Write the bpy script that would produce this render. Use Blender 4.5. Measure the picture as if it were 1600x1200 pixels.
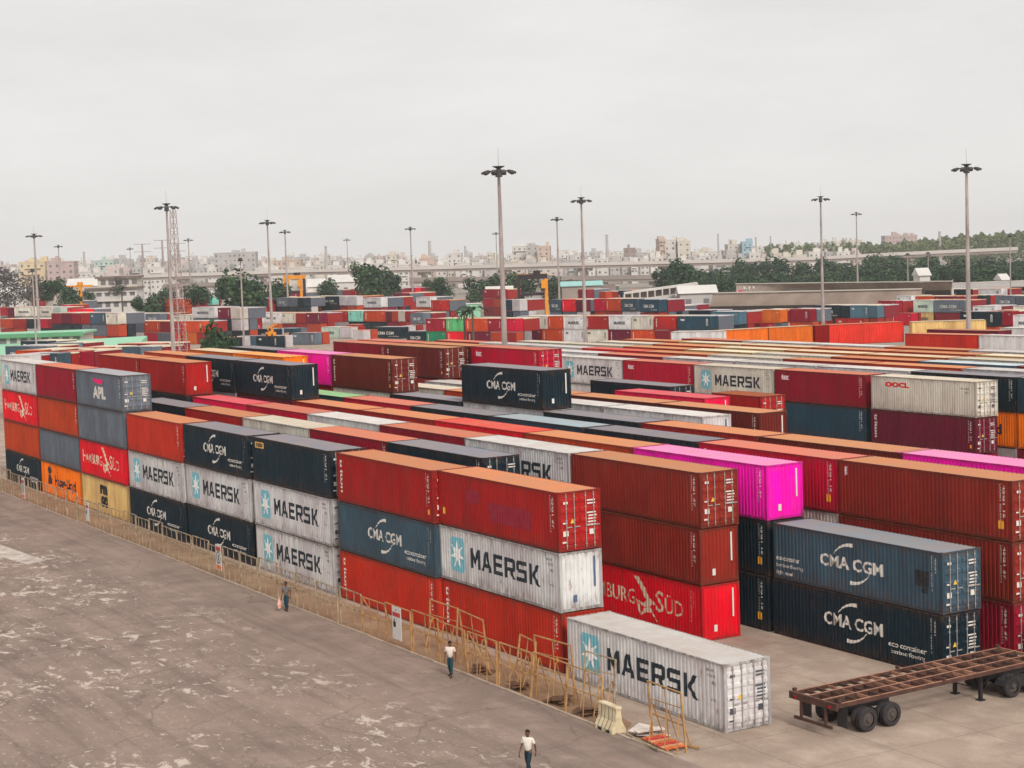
import bpy, bmesh, math, random
from mathutils import Vector, Matrix
random.seed(7)
R = math.radians
S = bpy.context.scene
for o in list(bpy.data.objects): bpy.data.objects.remove(o)

# ---------------------------------------------------------------- camera
CX, CY, CZ = 69.23, -43.29, 20.25
YAW, PIT, ROL, FPX = -1.039394, -0.074904, -0.034541, 2712.79
_f = Vector((math.cos(PIT)*math.sin(YAW), math.cos(PIT)*math.cos(YAW), math.sin(PIT)))
_r0 = Vector((math.cos(YAW), -math.sin(YAW), 0)); _u0 = _r0.cross(_f)
_r = _r0*math.cos(ROL)+_u0*math.sin(ROL); _u = -_r0*math.sin(ROL)+_u0*math.cos(ROL)
cd = bpy.data.cameras.new('camera'); cam = bpy.data.objects.new('camera', cd)
S.collection.objects.link(cam); S.camera = cam
cd.sensor_width = 36; cd.lens = 36*FPX/1600; cd.clip_start = 0.5; cd.clip_end = 12000
M = Matrix((( _r.x, _u.x, -_f.x, CX), (_r.y, _u.y, -_f.y, CY), (_r.z, _u.z, -_f.z, CZ), (0, 0, 0, 1)))
cam.matrix_world = M
S.render.resolution_x = 1024; S.render.resolution_y = 768
CAMP = Vector((CX, CY, CZ))
def ray(u, v): return _f+_r*((u-800)/FPX)+_u*((600-v)/FPX)
def atz(u, v, z):
    d = ray(u, v); return CAMP+d*((z-CZ)/d.z)
def atd(u, v, dep): return CAMP+ray(u, v)*dep
def zat(u, v, dep): return atd(u, v, dep).z
def hz(u): return 396.3-0.03456*(u-800)

# ---------------------------------------------------------------- world, sun, exposure
SUN_EL, SUN_AZ = R(38), R(98)          # azimuth clockwise from +Y
W = bpy.data.worlds.new('World'); S.world = W; W.use_nodes = True
nt = W.node_tree; nt.nodes.clear()
def N(t, k, **kw):
    n = t.nodes.new(k)
    for a, b in kw.items(): setattr(n, a, b)
    return n
out = N(nt, 'ShaderNodeOutputWorld'); bg = N(nt, 'ShaderNodeBackground'); bg.inputs[1].default_value = 0.1
sky = N(nt, 'ShaderNodeTexSky', sky_type='NISHITA', sun_disc=False, sun_elevation=SUN_EL, sun_rotation=SUN_AZ)
tc = N(nt, 'ShaderNodeTexCoord'); sep = N(nt, 'ShaderNodeSeparateXYZ'); nt.links.new(tc.outputs['Generated'], sep.inputs[0])
ram = N(nt, 'ShaderNodeMapRange'); ram.inputs[1].default_value = 0.0; ram.inputs[2].default_value = 0.9
ram.inputs[3].default_value = 8.6; ram.inputs[4].default_value = 9.6
nt.links.new(sep.outputs[2], ram.inputs[0])
mp = N(nt, 'ShaderNodeMapping'); mp.inputs['Scale'].default_value = (1.4, 1.4, 6.0); nt.links.new(tc.outputs['Generated'], mp.inputs[0])
noi = N(nt, 'ShaderNodeTexNoise'); noi.inputs['Scale'].default_value = 3.2; noi.inputs['Detail'].default_value = 6; noi.inputs['Roughness'].default_value = .6
nt.links.new(mp.outputs[0], noi.inputs[0])
nr = N(nt, 'ShaderNodeMapRange'); nr.inputs[1].default_value = .35; nr.inputs[2].default_value = .7; nr.inputs[3].default_value = 1.03; nr.inputs[4].default_value = .93
nt.links.new(noi.outputs[0], nr.inputs[0])
mul = N(nt, 'ShaderNodeMath', operation='MULTIPLY'); nt.links.new(ram.outputs[0], mul.inputs[0]); nt.links.new(nr.outputs[0], mul.inputs[1])
cm = N(nt, 'ShaderNodeVectorMath', operation='SCALE'); cm.inputs[0].default_value = (1.0, .976, .958); nt.links.new(mul.outputs[0], cm.inputs['Scale'])
mx = N(nt, 'ShaderNodeMix', data_type='RGBA'); mx.inputs[0].default_value = .96
nt.links.new(sky.outputs[0], mx.inputs[6]); nt.links.new(cm.outputs[0], mx.inputs[7])
nt.links.new(mx.outputs[2], bg.inputs[0]); nt.links.new(bg.outputs[0], out.inputs[0])
sl = bpy.data.lights.new('sun', 'SUN'); sl.energy = 2.7; sl.angle = R(16); sl.color = (1, .95, .88)
so = bpy.data.objects.new('sun', sl); S.collection.objects.link(so)
sd = Vector((math.sin(SUN_AZ)*math.cos(SUN_EL), math.cos(SUN_AZ)*math.cos(SUN_EL), math.sin(SUN_EL)))
so.rotation_euler = sd.to_track_quat('Z', 'Y').to_euler(); so.location = (0, 0, 80)
S.view_settings.view_transform = 'Standard'; S.view_settings.look = 'None'; S.view_settings.exposure = -0.04; S.view_settings.gamma = 1
S.render.engine = 'CYCLES'; S.cycles.max_bounces = 5; S.cycles.volume_bounces = 0

# ---------------------------------------------------------------- materials
def s2l(c): return tuple(((x/255)/12.92 if x/255 <= .04045 else ((x/255+.055)/1.055)**2.4) for x in c)+(1,)
def mat(name, col=None, rough=.7, noise=None, amount=.25, second=None, metal=0, bump=0, coord='Object', detail=5, stretch=(1, 1, 1), spec=.3):
    """procedural material; col None = the object's own paint colour"""
    m = bpy.data.materials.new(name); m.use_nodes = True; t = m.node_tree; b = t.nodes['Principled BSDF']
    b.inputs['Roughness'].default_value = rough; b.inputs['Metallic'].default_value = metal; b.inputs['Specular IOR Level'].default_value = spec
    oi = N(t, 'ShaderNodeObjectInfo')
    if col is None: base = oi.outputs['Color']
    else:
        rgb = N(t, 'ShaderNodeRGB'); rgb.outputs[0].default_value = col if len(col) == 4 else tuple(col)+(1,); base = rgb.outputs[0]
    if noise:
        c = N(t, 'ShaderNodeTexCoord'); mpp = N(t, 'ShaderNodeMapping'); mpp.inputs['Scale'].default_value = stretch
        t.links.new(c.outputs[coord], mpp.inputs[0])
        cmb = N(t, 'ShaderNodeMath', operation='MULTIPLY'); cmb.inputs[1].default_value = 57.0; t.links.new(oi.outputs['Random'], cmb.inputs[0])
        n = N(t, 'ShaderNodeTexNoise', noise_dimensions='4D'); n.inputs['Scale'].default_value = noise; n.inputs['Detail'].default_value = detail; n.inputs['Roughness'].default_value = .65
        t.links.new(mpp.outputs[0], n.inputs[0]); t.links.new(cmb.outputs[0], n.inputs['W'])
        r = N(t, 'ShaderNodeMapRange'); r.inputs[1].default_value = .35; r.inputs[2].default_value = .72; r.inputs[3].default_value = 0; r.inputs[4].default_value = amount
        t.links.new(n.outputs[0], r.inputs[0])
        x = N(t, 'ShaderNodeMix', data_type='RGBA'); t.links.new(r.outputs[0], x.inputs[0]); t.links.new(base, x.inputs[6])
        x.inputs[7].default_value = (second if second else (.05, .045, .04, 1)) if not second or len(second) == 4 else tuple(second)+(1,)
        base = x.outputs[2]
        if bump:
            bb = N(t, 'ShaderNodeBump'); bb.inputs['Strength'].default_value = bump; bb.inputs['Distance'].default_value = .05
            t.links.new(n.outputs[0], bb.inputs['Height']); t.links.new(bb.outputs[0], b.inputs['Normal'])
    t.links.new(base, b.inputs['Base Color'])
    return m

def paint_mat(name, rust, grime, fade=.05):
    """container paint: sun-faded patches, vertical grime runs, rust blooms; colour comes from the object"""
    m = bpy.data.materials.new(name); m.use_nodes = True; t = m.node_tree; b = t.nodes['Principled BSDF']
    b.inputs['Roughness'].default_value = .6; b.inputs['Specular IOR Level'].default_value = .14
    oi = N(t, 'ShaderNodeObjectInfo'); c = N(t, 'ShaderNodeTexCoord')
    w = N(t, 'ShaderNodeMath', operation='MULTIPLY'); w.inputs[1].default_value = 91.0; t.links.new(oi.outputs['Random'], w.inputs[0])
    def noise(scale, stretch, lo, hi, amt, det=5):
        mpp = N(t, 'ShaderNodeMapping'); mpp.inputs['Scale'].default_value = stretch; t.links.new(c.outputs['Object'], mpp.inputs[0])
        n = N(t, 'ShaderNodeTexNoise', noise_dimensions='4D'); n.inputs['Scale'].default_value = scale; n.inputs['Detail'].default_value = det; n.inputs['Roughness'].default_value = .68
        t.links.new(mpp.outputs[0], n.inputs[0]); t.links.new(w.outputs[0], n.inputs['W'])
        r = N(t, 'ShaderNodeMapRange'); r.inputs[1].default_value = lo; r.inputs[2].default_value = hi; r.inputs[4].default_value = amt
        t.links.new(n.outputs[0], r.inputs[0]); return r.outputs[0]
    def mixc(a, fac, col=None, mode='MIX'):
        x = N(t, 'ShaderNodeMix', data_type='RGBA', blend_type=mode); t.links.new(fac, x.inputs[0]); t.links.new(a, x.inputs[6]); x.inputs[7].default_value = col; return x.outputs[2]
    base = oi.outputs['Color']
    paler = N(t, 'ShaderNodeMix', data_type='RGBA', blend_type='MULTIPLY'); paler.inputs[0].default_value = 1; t.links.new(base, paler.inputs[6]); paler.inputs[7].default_value = (1.5, 1.7, 1.6, 1)
    x0 = N(t, 'ShaderNodeMix', data_type='RGBA'); t.links.new(noise(.35, (1, 1, .6), .38, .7, .9), x0.inputs[0]); t.links.new(base, x0.inputs[6]); t.links.new(paler.outputs[2], x0.inputs[7]); base = x0.outputs[2]
    base = mixc(base, noise(1.1, (1, 1, .25), .5, .8, fade), (.4, .34, .3, 1))
    base = mixc(base, noise(1.6, (1, 1, .12), .45, .8, grime), (.035, .03, .03, 1))
    base = mixc(base, noise(2.6, (1, 1, .35), .58, .72, rust, 8), (.2, .075, .03, 1))
    sz = N(t, 'ShaderNodeSeparateXYZ'); t.links.new(c.outputs['Object'], sz.inputs[0])
    for lo_, hi_, cc in ((.75, .12, (.1, .045, .025, 1)), (2.45, 2.86, (.12, .06, .035, 1))):
        zr = N(t, 'ShaderNodeMapRange'); zr.inputs[1].default_value = lo_; zr.inputs[2].default_value = hi_; t.links.new(sz.outputs[2], zr.inputs[0])
        mm = N(t, 'ShaderNodeMath', operation='MULTIPLY'); t.links.new(zr.outputs[0], mm.inputs[0]); t.links.new(noise(3.5, (1, 1, .3), .42, .68, min(1, .45+rust*.45), 7), mm.inputs[1]); base = mixc(base, mm.outputs[0], cc)
    bn = N(t, 'ShaderNodeBump'); bn.inputs['Strength'].default_value = .35; bn.inputs['Distance'].default_value = .08; t.links.new(noise(.9, (1, 1, .8), .3, .8, 1, 3), bn.inputs['Height']); t.links.new(bn.outputs[0], b.inputs['Normal'])
    t.links.new(base, b.inputs['Base Color'])
    return m
PAINT = paint_mat('container_paint', .3, .35)
PAINTW = paint_mat('weathered_container_paint', .8, .4, .05)
PAINTR = paint_mat('rusty_container_paint', 1.0, .55, .05)
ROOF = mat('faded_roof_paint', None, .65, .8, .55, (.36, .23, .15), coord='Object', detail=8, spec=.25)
MARK = mat('lettering_paint', None, .6, 3.0, .18, (.25, .2, .18), spec=.2)
RODM = mat('galvanised_rod', s2l((165, 160, 155)), .45, 6, .4, (.18, .1, .06))
DARK = mat('interior_shade', s2l((40, 36, 36)), .8, 3, .4, (.12, .07, .05))

COL = {  # side colour, roof colour (sRGB): roofs faded, dark ones also painted with sky reflection
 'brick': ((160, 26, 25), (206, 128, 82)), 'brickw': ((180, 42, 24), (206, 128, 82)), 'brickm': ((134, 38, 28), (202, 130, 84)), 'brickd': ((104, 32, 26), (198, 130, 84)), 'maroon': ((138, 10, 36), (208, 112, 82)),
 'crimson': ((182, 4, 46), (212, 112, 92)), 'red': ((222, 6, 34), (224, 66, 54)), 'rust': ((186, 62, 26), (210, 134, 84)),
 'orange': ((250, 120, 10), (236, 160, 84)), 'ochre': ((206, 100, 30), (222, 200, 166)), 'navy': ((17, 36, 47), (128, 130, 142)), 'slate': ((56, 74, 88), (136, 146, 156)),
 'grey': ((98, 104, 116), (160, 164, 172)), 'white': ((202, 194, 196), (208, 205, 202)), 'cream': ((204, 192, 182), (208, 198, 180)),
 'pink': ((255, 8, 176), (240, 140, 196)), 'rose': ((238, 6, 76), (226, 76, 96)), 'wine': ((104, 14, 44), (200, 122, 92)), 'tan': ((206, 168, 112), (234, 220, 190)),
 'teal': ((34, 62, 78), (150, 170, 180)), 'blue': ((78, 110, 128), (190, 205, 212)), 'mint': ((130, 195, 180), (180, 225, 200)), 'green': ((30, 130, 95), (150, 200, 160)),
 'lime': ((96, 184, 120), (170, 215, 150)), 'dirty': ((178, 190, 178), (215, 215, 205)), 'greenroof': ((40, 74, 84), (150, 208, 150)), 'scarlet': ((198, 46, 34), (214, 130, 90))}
ADJ = {'brick': 'brick red', 'brickw': 'orange-red', 'brickm': 'brown-red', 'brickd': 'dark brown-red', 'maroon': 'maroon', 'crimson': 'crimson', 'red': 'bright red', 'rust': 'rusty orange-red', 'orange': 'bright orange', 'ochre': 'ochre',
 'navy': 'navy', 'slate': 'slate blue', 'grey': 'grey', 'white': 'white', 'cream': 'cream', 'pink': 'hot pink', 'rose': 'rose red', 'wine': 'wine red', 'tan': 'tan', 'teal': 'dark teal',
 'blue': 'pale blue', 'mint': 'mint green', 'green': 'green', 'lime': 'light green', 'dirty': 'greenish white', 'greenroof': 'green-roofed', 'scarlet': 'scarlet'}

# ---------------------------------------------------------------- helpers
def tag(o, label=None, cat=None, group=None, kind=None):
    for k, v in (('label', label), ('category', cat), ('group', group), ('kind', kind)):
        if v: o[k] = v
    return o
def link(name, me, m=None, parent=None, color=None):
    o = bpy.data.objects.new(name, me); S.collection.objects.link(o)
    if m and me and not me.materials: me.materials.append(m)
    if parent: o.parent = parent
    if color: o.color = color
    return o
def empty(name, loc, rz=0, sc=1):
    o = bpy.data.objects.new(name, None); S.collection.objects.link(o); o.location = loc; o.rotation_euler = (0, 0, rz); o.scale = (sc,)*3
    o.empty_display_size = .3
    return o
class MB:
    def __init__(s): s.v = []; s.f = []; s.mi = []
    def face(s, pts, mi=0):
        n = len(s.v); s.v += [tuple(p) for p in pts]; s.f.append(tuple(range(n, n+len(pts)))); s.mi.append(mi); return s
    def box(s, x0, x1, y0, y1, z0, z1, mi=0, mtx=None):
        c = [Vector((x, y, z)) for z in (z0, z1) for y in (y0, y1) for x in (x0, x1)]
        if mtx: c = [mtx @ p for p in c]
        n = len(s.v); s.v += [tuple(p) for p in c]
        for q in ((0, 2, 3, 1), (4, 5, 7, 6), (0, 1, 5, 4), (2, 6, 7, 3), (0, 4, 6, 2), (1, 3, 7, 5)): s.f.append(tuple(n+i for i in q)); s.mi.append(mi)
        return s
    def bar(s, a, b, w, h=None, mi=0):
        a, b = Vector(a), Vector(b); h = h or w; d = b-a; L = d.length
        if L < 1e-6: return s
        q = d.to_track_quat('X', 'Z').to_matrix().to_4x4(); q.translation = a
        return s.box(0, L, -w/2, w/2, -h/2, h/2, mi, q)
    def tube(s, a, b, r0, r1=None, n=8, mi=0, cap=True):
        a, b = Vector(a), Vector(b); r1 = r0 if r1 is None else r1; d = b-a
        q = d.to_track_quat('Z', 'Y').to_matrix(); k = len(s.v)
        for c, r in ((a, r0), (b, r1)):
            for i in range(n): s.v.append(tuple(c+q @ Vector((r*math.cos(2*math.pi*i/n), r*math.sin(2*math.pi*i/n), 0))))
        for i in range(n): s.f.append((k+i, k+(i+1) % n, k+n+(i+1) % n, k+n+i)); s.mi.append(mi)
        if cap:
            s.f.append(tuple(k+i for i in reversed(range(n)))); s.mi.append(mi); s.f.append(tuple(k+n+i for i in range(n))); s.mi.append(mi)
        return s
    def mesh(s, name, mats=None):
        me = bpy.data.meshes.new(name); me.from_pydata(s.v, [], s.f)
        for m in (mats or []): me.materials.append(m)
        if any(s.mi): me.polygons.foreach_set('material_index', s.mi)
        me.update(); return me
    def build(s, name, m=None, parent=None, color=None):
        ms = m if isinstance(m, (list, tuple)) else ([m] if m else None)
        return link(name, s.mesh(name, ms), None, parent, color)

# ---------------------------------------------------------------- container prototypes
CL, CW, CH = 12.19, 2.44, 2.90
TIER = 2.9392
PITCH, X0C, NW = .27, .155, 44
def prof(x):
    t = ((x-X0C) % PITCH)
    if t < .1: return 0.0
    if t < .135: return (t-.1)/.035
    if t < .235: return 1.0
    return 1-(t-.235)/.035
def side_mesh(L=CL, nw=NW, name='side_wall', d=.036, z0=.15, z1=2.82, y=.012):
    xs = [0.0]
    for i in range(nw):
        b = X0C+i*PITCH; xs += [b, b+.1, b+.135, b+.235]
    xs = [x for x in xs if x > .1]+[L-.1]
    m = MB(); xs = [.08]+xs
    ys = [y+d*(prof(x) if X0C <= x <= X0C+nw*PITCH else 0) for x in xs]
    for i in range(len(xs)-1): m.face([(xs[i], ys[i], z0), (xs[i+1], ys[i+1], z0), (xs[i+1], ys[i+1], z1), (xs[i], ys[i], z1)])
    return m.mesh(name)
def end_mesh():          # corrugated blind end, local: faces +X at x=0, y 0..CW
    m = MB(); n = 9; p = (CW-.3)/n; ys = [.1]; ds = [0]
    for i in range(n):
        b = .15+i*p; ys += [b, b+p*.35, b+p*.5, b+p*.85]; ds += [0, 0, .05, .05]
    ys += [CW-.15, CW-.1]; ds += [0, 0]
    for i in range(len(ys)-1): m.face([(-.012-ds[i], ys[i], .16), (-.012-ds[i+1], ys[i+1], .16), (-.012-ds[i+1], ys[i+1], 2.8), (-.012-ds[i], ys[i], 2.8)])
    return m.mesh('end_wall')
def door_mesh():         # one leaf, faces +X, y 0..1.1
    m = MB(); w = 1.1; z = .17; m.box(-.05, -.022, 0, w, .17, 2.78)
    for i in range(5):
        b = .3+i*.5; m.face([(-.02, .05, b), (-.02, w-.05, b), (.012, w-.05, b+.08), (.012, .05, b+.08)])
        m.face([(.012, .05, b+.08), (.012, w-.05, b+.08), (.012, w-.05, b+.2), (.012, .05, b+.2)])
        m.face([(.012, .05, b+.2), (.012, w-.05, b+.2), (-.02, w-.05, b+.28), (-.02, .05, b+.28)])
    return m.mesh('door')
def frame_mesh(L=CL):
    m = MB()
    for x in (0, L-.16):
        for y in (0, CW-.16): m.box(x+.003, x+.157, y+.003, y+.157, .12, CH-.12)
    for x in (0, L-.178):
        for y in (0, CW-.162):
            for z in (0, CH-.118): m.box(x-.004, x+.182, y-.004, y+.166, z, z+.118)
    for y in (0, CW-.08):
        m.box(.182, L-.182, y+.002, y+.078, .02, .15); m.box(.182, L-.182, y, y+.06, CH-.085, CH-.012)
    for x in (0, L-.1):
        m.box(x+.004, x+.096, .166, CW-.166, .02, .16); m.box(x+.002, x+.098, .166, CW-.166, CH-.1, CH-.01)
    m.box(.1, L-.1, .09, CW-.09, .1, .14)
    return m.mesh('frame')
def roof_mesh(L=CL):
    m = MB(); n = 40; p = (L-.3)/n; zs = CH-.03
    xs = []
    for i in range(n): b = .15+i*p; xs += [(b, 0), (b+.12, 0), (b+.15, .018), (b+p-.03, .018)]
    xs.append((L-.15, 0))
    m.face([(.1, .05, zs), (.15, .05, zs), (.15, CW-.05, zs), (.1, CW-.05, zs)])
    for i in range(len(xs)-1):
        a, b = xs[i], xs[i+1]; m.face([(a[0], .05, zs+a[1]), (b[0], .05, zs+b[1]), (b[0], CW-.05, zs+b[1]), (a[0], CW-.05, zs+a[1])])
    m.face([(L-.15, .05, zs), (L-.1, .05, zs), (L-.1, CW-.05, zs), (L-.15, CW-.05, zs)])
    return m.mesh('roof')
ME_SIDE, ME_END, ME_DOOR, ME_FRAME, ME_ROOF = side_mesh(), end_mesh(), door_mesh(), frame_mesh(), roof_mesh()
ME_SIDE20 = side_mesh(6.06, 21, 'side_wall_short'); ME_FRAME20 = frame_mesh(6.06); ME_ROOF20 = roof_mesh(6.06)
_m = MB().tube((.055, 0, .12), (.055, 0, 2.82), .022, n=6)
for z in (.3, .95, 1.5, 2.1, 2.65): _m.box(.0, .075, -.035, .035, z-.03, z+.03)
_m.box(.05, .08, -.02, .3, 1.15, 1.2)
ME_ROD = _m.mesh('lock_rod', [RODM])

# ---- lettering: flat polygons in (x,z), cut and laid into the corrugation
def lay(polys, name, flat=False, off=.004):
    """polys: list of list of (x,z) -> mesh lying on the corrugated side (y towards -Y)"""
    bm = bmesh.new()
    for k, p in enumerate(polys):
        vs = [bm.verts.new((x, -.0006*(k % 7), z)) for x, z in p]
        try: bm.faces.new(vs)
        except Exception: pass
    return _finish(bm, name, flat, off)
def _finish(bm, name, flat, off, T=None):
    if T:
        for v in bm.verts: v.co = T(v.co)
    if not flat and bm.verts:
        lo = min(v.co.x for v in bm.verts); hi = max(v.co.x for v in bm.verts)
        i0 = int((lo-X0C)/PITCH)-1; i1 = int((hi-X0C)/PITCH)+1
        for i in range(i0, i1+1):
            for t in (0, .1, .135, .235):
                x = X0C+i*PITCH+t
                if lo < x < hi: bmesh.ops.bisect_plane(bm, geom=bm.verts[:]+bm.edges[:]+bm.faces[:], plane_co=(x, 0, 0), plane_no=(1, 0, 0), dist=1e-6)
        for v in bm.verts: v.co.y += .012+.036*prof(v.co.x+1e-6)-off
    else:
        for v in bm.verts: v.co.y += .012-off
    me = bpy.data.meshes.new(name); bm.to_mesh(me); bm.free(); me.materials.append(MARK); return me
_tc = {}
def text_bm(txt, x0, x1, z0, z1, bold=0.0, rot=False, space=1.0):
    """text stretched to the box"""
    key = (txt, bold, space)
    if key not in _tc:
        cu = bpy.data.curves.new('lettering', 'FONT'); cu.body = txt; cu.offset = bold; cu.resolution_u = 2; cu.space_character = space; cu.align_x = 'LEFT'
        o = bpy.data.objects.new('tmp', cu); S.collection.objects.link(o)
        dg = bpy.context.evaluated_depsgraph_get(); _tc[key] = bpy.data.meshes.new_from_object(o.evaluated_get(dg)); bpy.data.objects.remove(o)
    bm = bmesh.new(); bm.from_mesh(_tc[key])
    bmesh.ops.triangulate(bm, faces=bm.faces[:])
    xs = [v.co.x for v in bm.verts]; ys = [v.co.y for v in bm.verts]
    a, b, c, d = min(xs), max(xs), min(ys), max(ys)
    for v in bm.verts:
        fx, fy = (v.co.x-a)/(b-a), (v.co.y-c)/(d-c)
        if rot: fx, fy = fy, 1-fx
        v.co = Vector((x0+fx*(x1-x0), 0, z0+fy*(z1-z0)))
    return bm
def text_mesh(items, name, flat=False):
    bm = bmesh.new()
    for it in items:
        b2 = text_bm(*it[:5], **(it[5] if len(it) > 5 else {})); me = bpy.data.meshes.new('t'); b2.to_mesh(me); b2.free(); bm.from_mesh(me)
    return _finish(bm, name, flat, .004)
def block_letters():     # heavy chamfered capitals in a 1x1 cell, strokes .26 wide
    s = .25
    q = lambda *p: list(p)
    Lt = {}
    Lt['M'] = [q((0, 0), (s, 0), (s, .9), (.0, 1)), q((1-s, 0), (1, 0), (1, 1), (1-s, .9)), q((0, 1), (s, 1), (.5, .5), (.5, .12)), q((1-s, 1), (1, 1), (.5, .12), (.5, .5))]
    Lt['A'] = [q((0, 0), (s, 0), (.56, 1), (.36, 1)), q((1-s, 0), (1, 0), (.66, 1), (.44, 1)), q((.2, .2), (.8, .2), (.73, .4), (.27, .4))]
    Lt['E'] = [q((0, 0), (s, 0), (s, 1), (0, 1)), q((s, 0), (1, 0), (1, .2), (s, .2)), q((s, .4), (.92, .4), (.92, .6), (s, .6)), q((s, .8), (1, .8), (1, 1), (s, 1))]
    Lt['R'] = [q((0, 0), (s, 0), (s, 1), (0, 1)), q((s, .8), (.9, .8), (.9, 1), (s, 1)), q((.75, .45), (1, .5), (1, .9), (.9, 1), (.75, .85)), q((s, .36), (.92, .36), (1, .5), (.9, .54), (s, .54)), q((.5, .36), (.76, .36), (1.02, 0), (.74, 0))]
    Lt['S'] = [q((.1, .8), (1, .8), (1, 1), (.1, 1), (0, .9)), q((0, .52), (s, .45), (s, .82), (0, .9)), q((.1, .42), (.9, .42), (.98, .52), (.9, .6), (.02, .6)), q((.76, .15), (1, .1), (1, .5), (.76, .55)), q((0, 0), (.9, 0), (1, .1), (.95, .2), (0, .2))]
    Lt['K'] = [q((0, 0), (s, 0), (s, 1), (0, 1)), q((s, .42), (.72, 1), (1.02, 1), (.5, .38)), q((s+.03, .5), (.46, .62), (1.06, 0), (.76, 0))]
    polys = []; w = (10.45-3.35)/6
    for i, ch in enumerate('MAERSK'):
        for p in Lt[ch]: polys.append([(3.35+i*w+x*(w*.84), 1.0+z*1.05) for x, z in p])
    return polys
def star(cx, cz, r, r2, n=7):
    tips = []
    out_ = []
    for i in range(n):
        a = math.pi/2+2*math.pi*i/n; h = math.pi/n
        out_.append([(cx, cz), (cx+r2*math.cos(a-h), cz+r2*math.sin(a-h)), (cx+r*math.cos(a), cz+r*math.sin(a)), (cx+r2*math.cos(a+h), cz+r2*math.sin(a+h))])
    return out_
def rrect(x0, x1, z0, z1, c=.2):
    return [(x0+c, z0), (x1-c, z0), (x1, z0+c), (x1, z1-c), (x1-c, z1), (x0+c, z1), (x0, z1-c), (x0, z0+c)]
def arc(cx, cz, rx, rz, a0, a1, w0, w1, n=10):
    ps = []
    for i in range(n):
        A = [a0+(a1-a0)*(i+k)/n for k in (0, 1)]; wd = [w0+(w1-w0)*(i+k)/n for k in (0, 1)]
        p = [(cx+(rx-w)*math.cos(R(a)), cz+(rz-w)*math.sin(R(a))) for a, w in zip(A, wd)]+[(cx+rx*math.cos(R(a)), cz+rz*math.sin(R(a))) for a in reversed(A)]
        ps.append(p)
    return ps
WHT, NAVYC, SKYB = s2l((226, 220, 212)), s2l((22, 40, 52)), s2l((120, 188, 202))
ECO = [('eco container', 8.6, 11.15, .88, 1.14, dict(bold=.01)), ('bamboo flooring', 8.75, 11.05, .5, .78, dict(bold=.005))]
CODE = [('CMAU 429185 7', 11.42, 11.52, 1.0, 2.7, dict(rot=True, bold=.01)), ('45G1', 11.66, 11.78, 1.9, 2.6, dict(rot=True, bold=.02))]
def vert_code(seed):
    rn = random.Random(seed); t = ''.join(rn.choice('TGHUCAMR') for _ in range(4))+' '+str(rn.randint(100000, 999999))
    return [(t, 11.36, 11.46, .9, 2.7, dict(rot=True, bold=.01)), ('45G1 '+str(rn.randint(10, 99)), 11.6, 11.71, 1.1, 2.65, dict(rot=True, bold=.015))]
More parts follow.
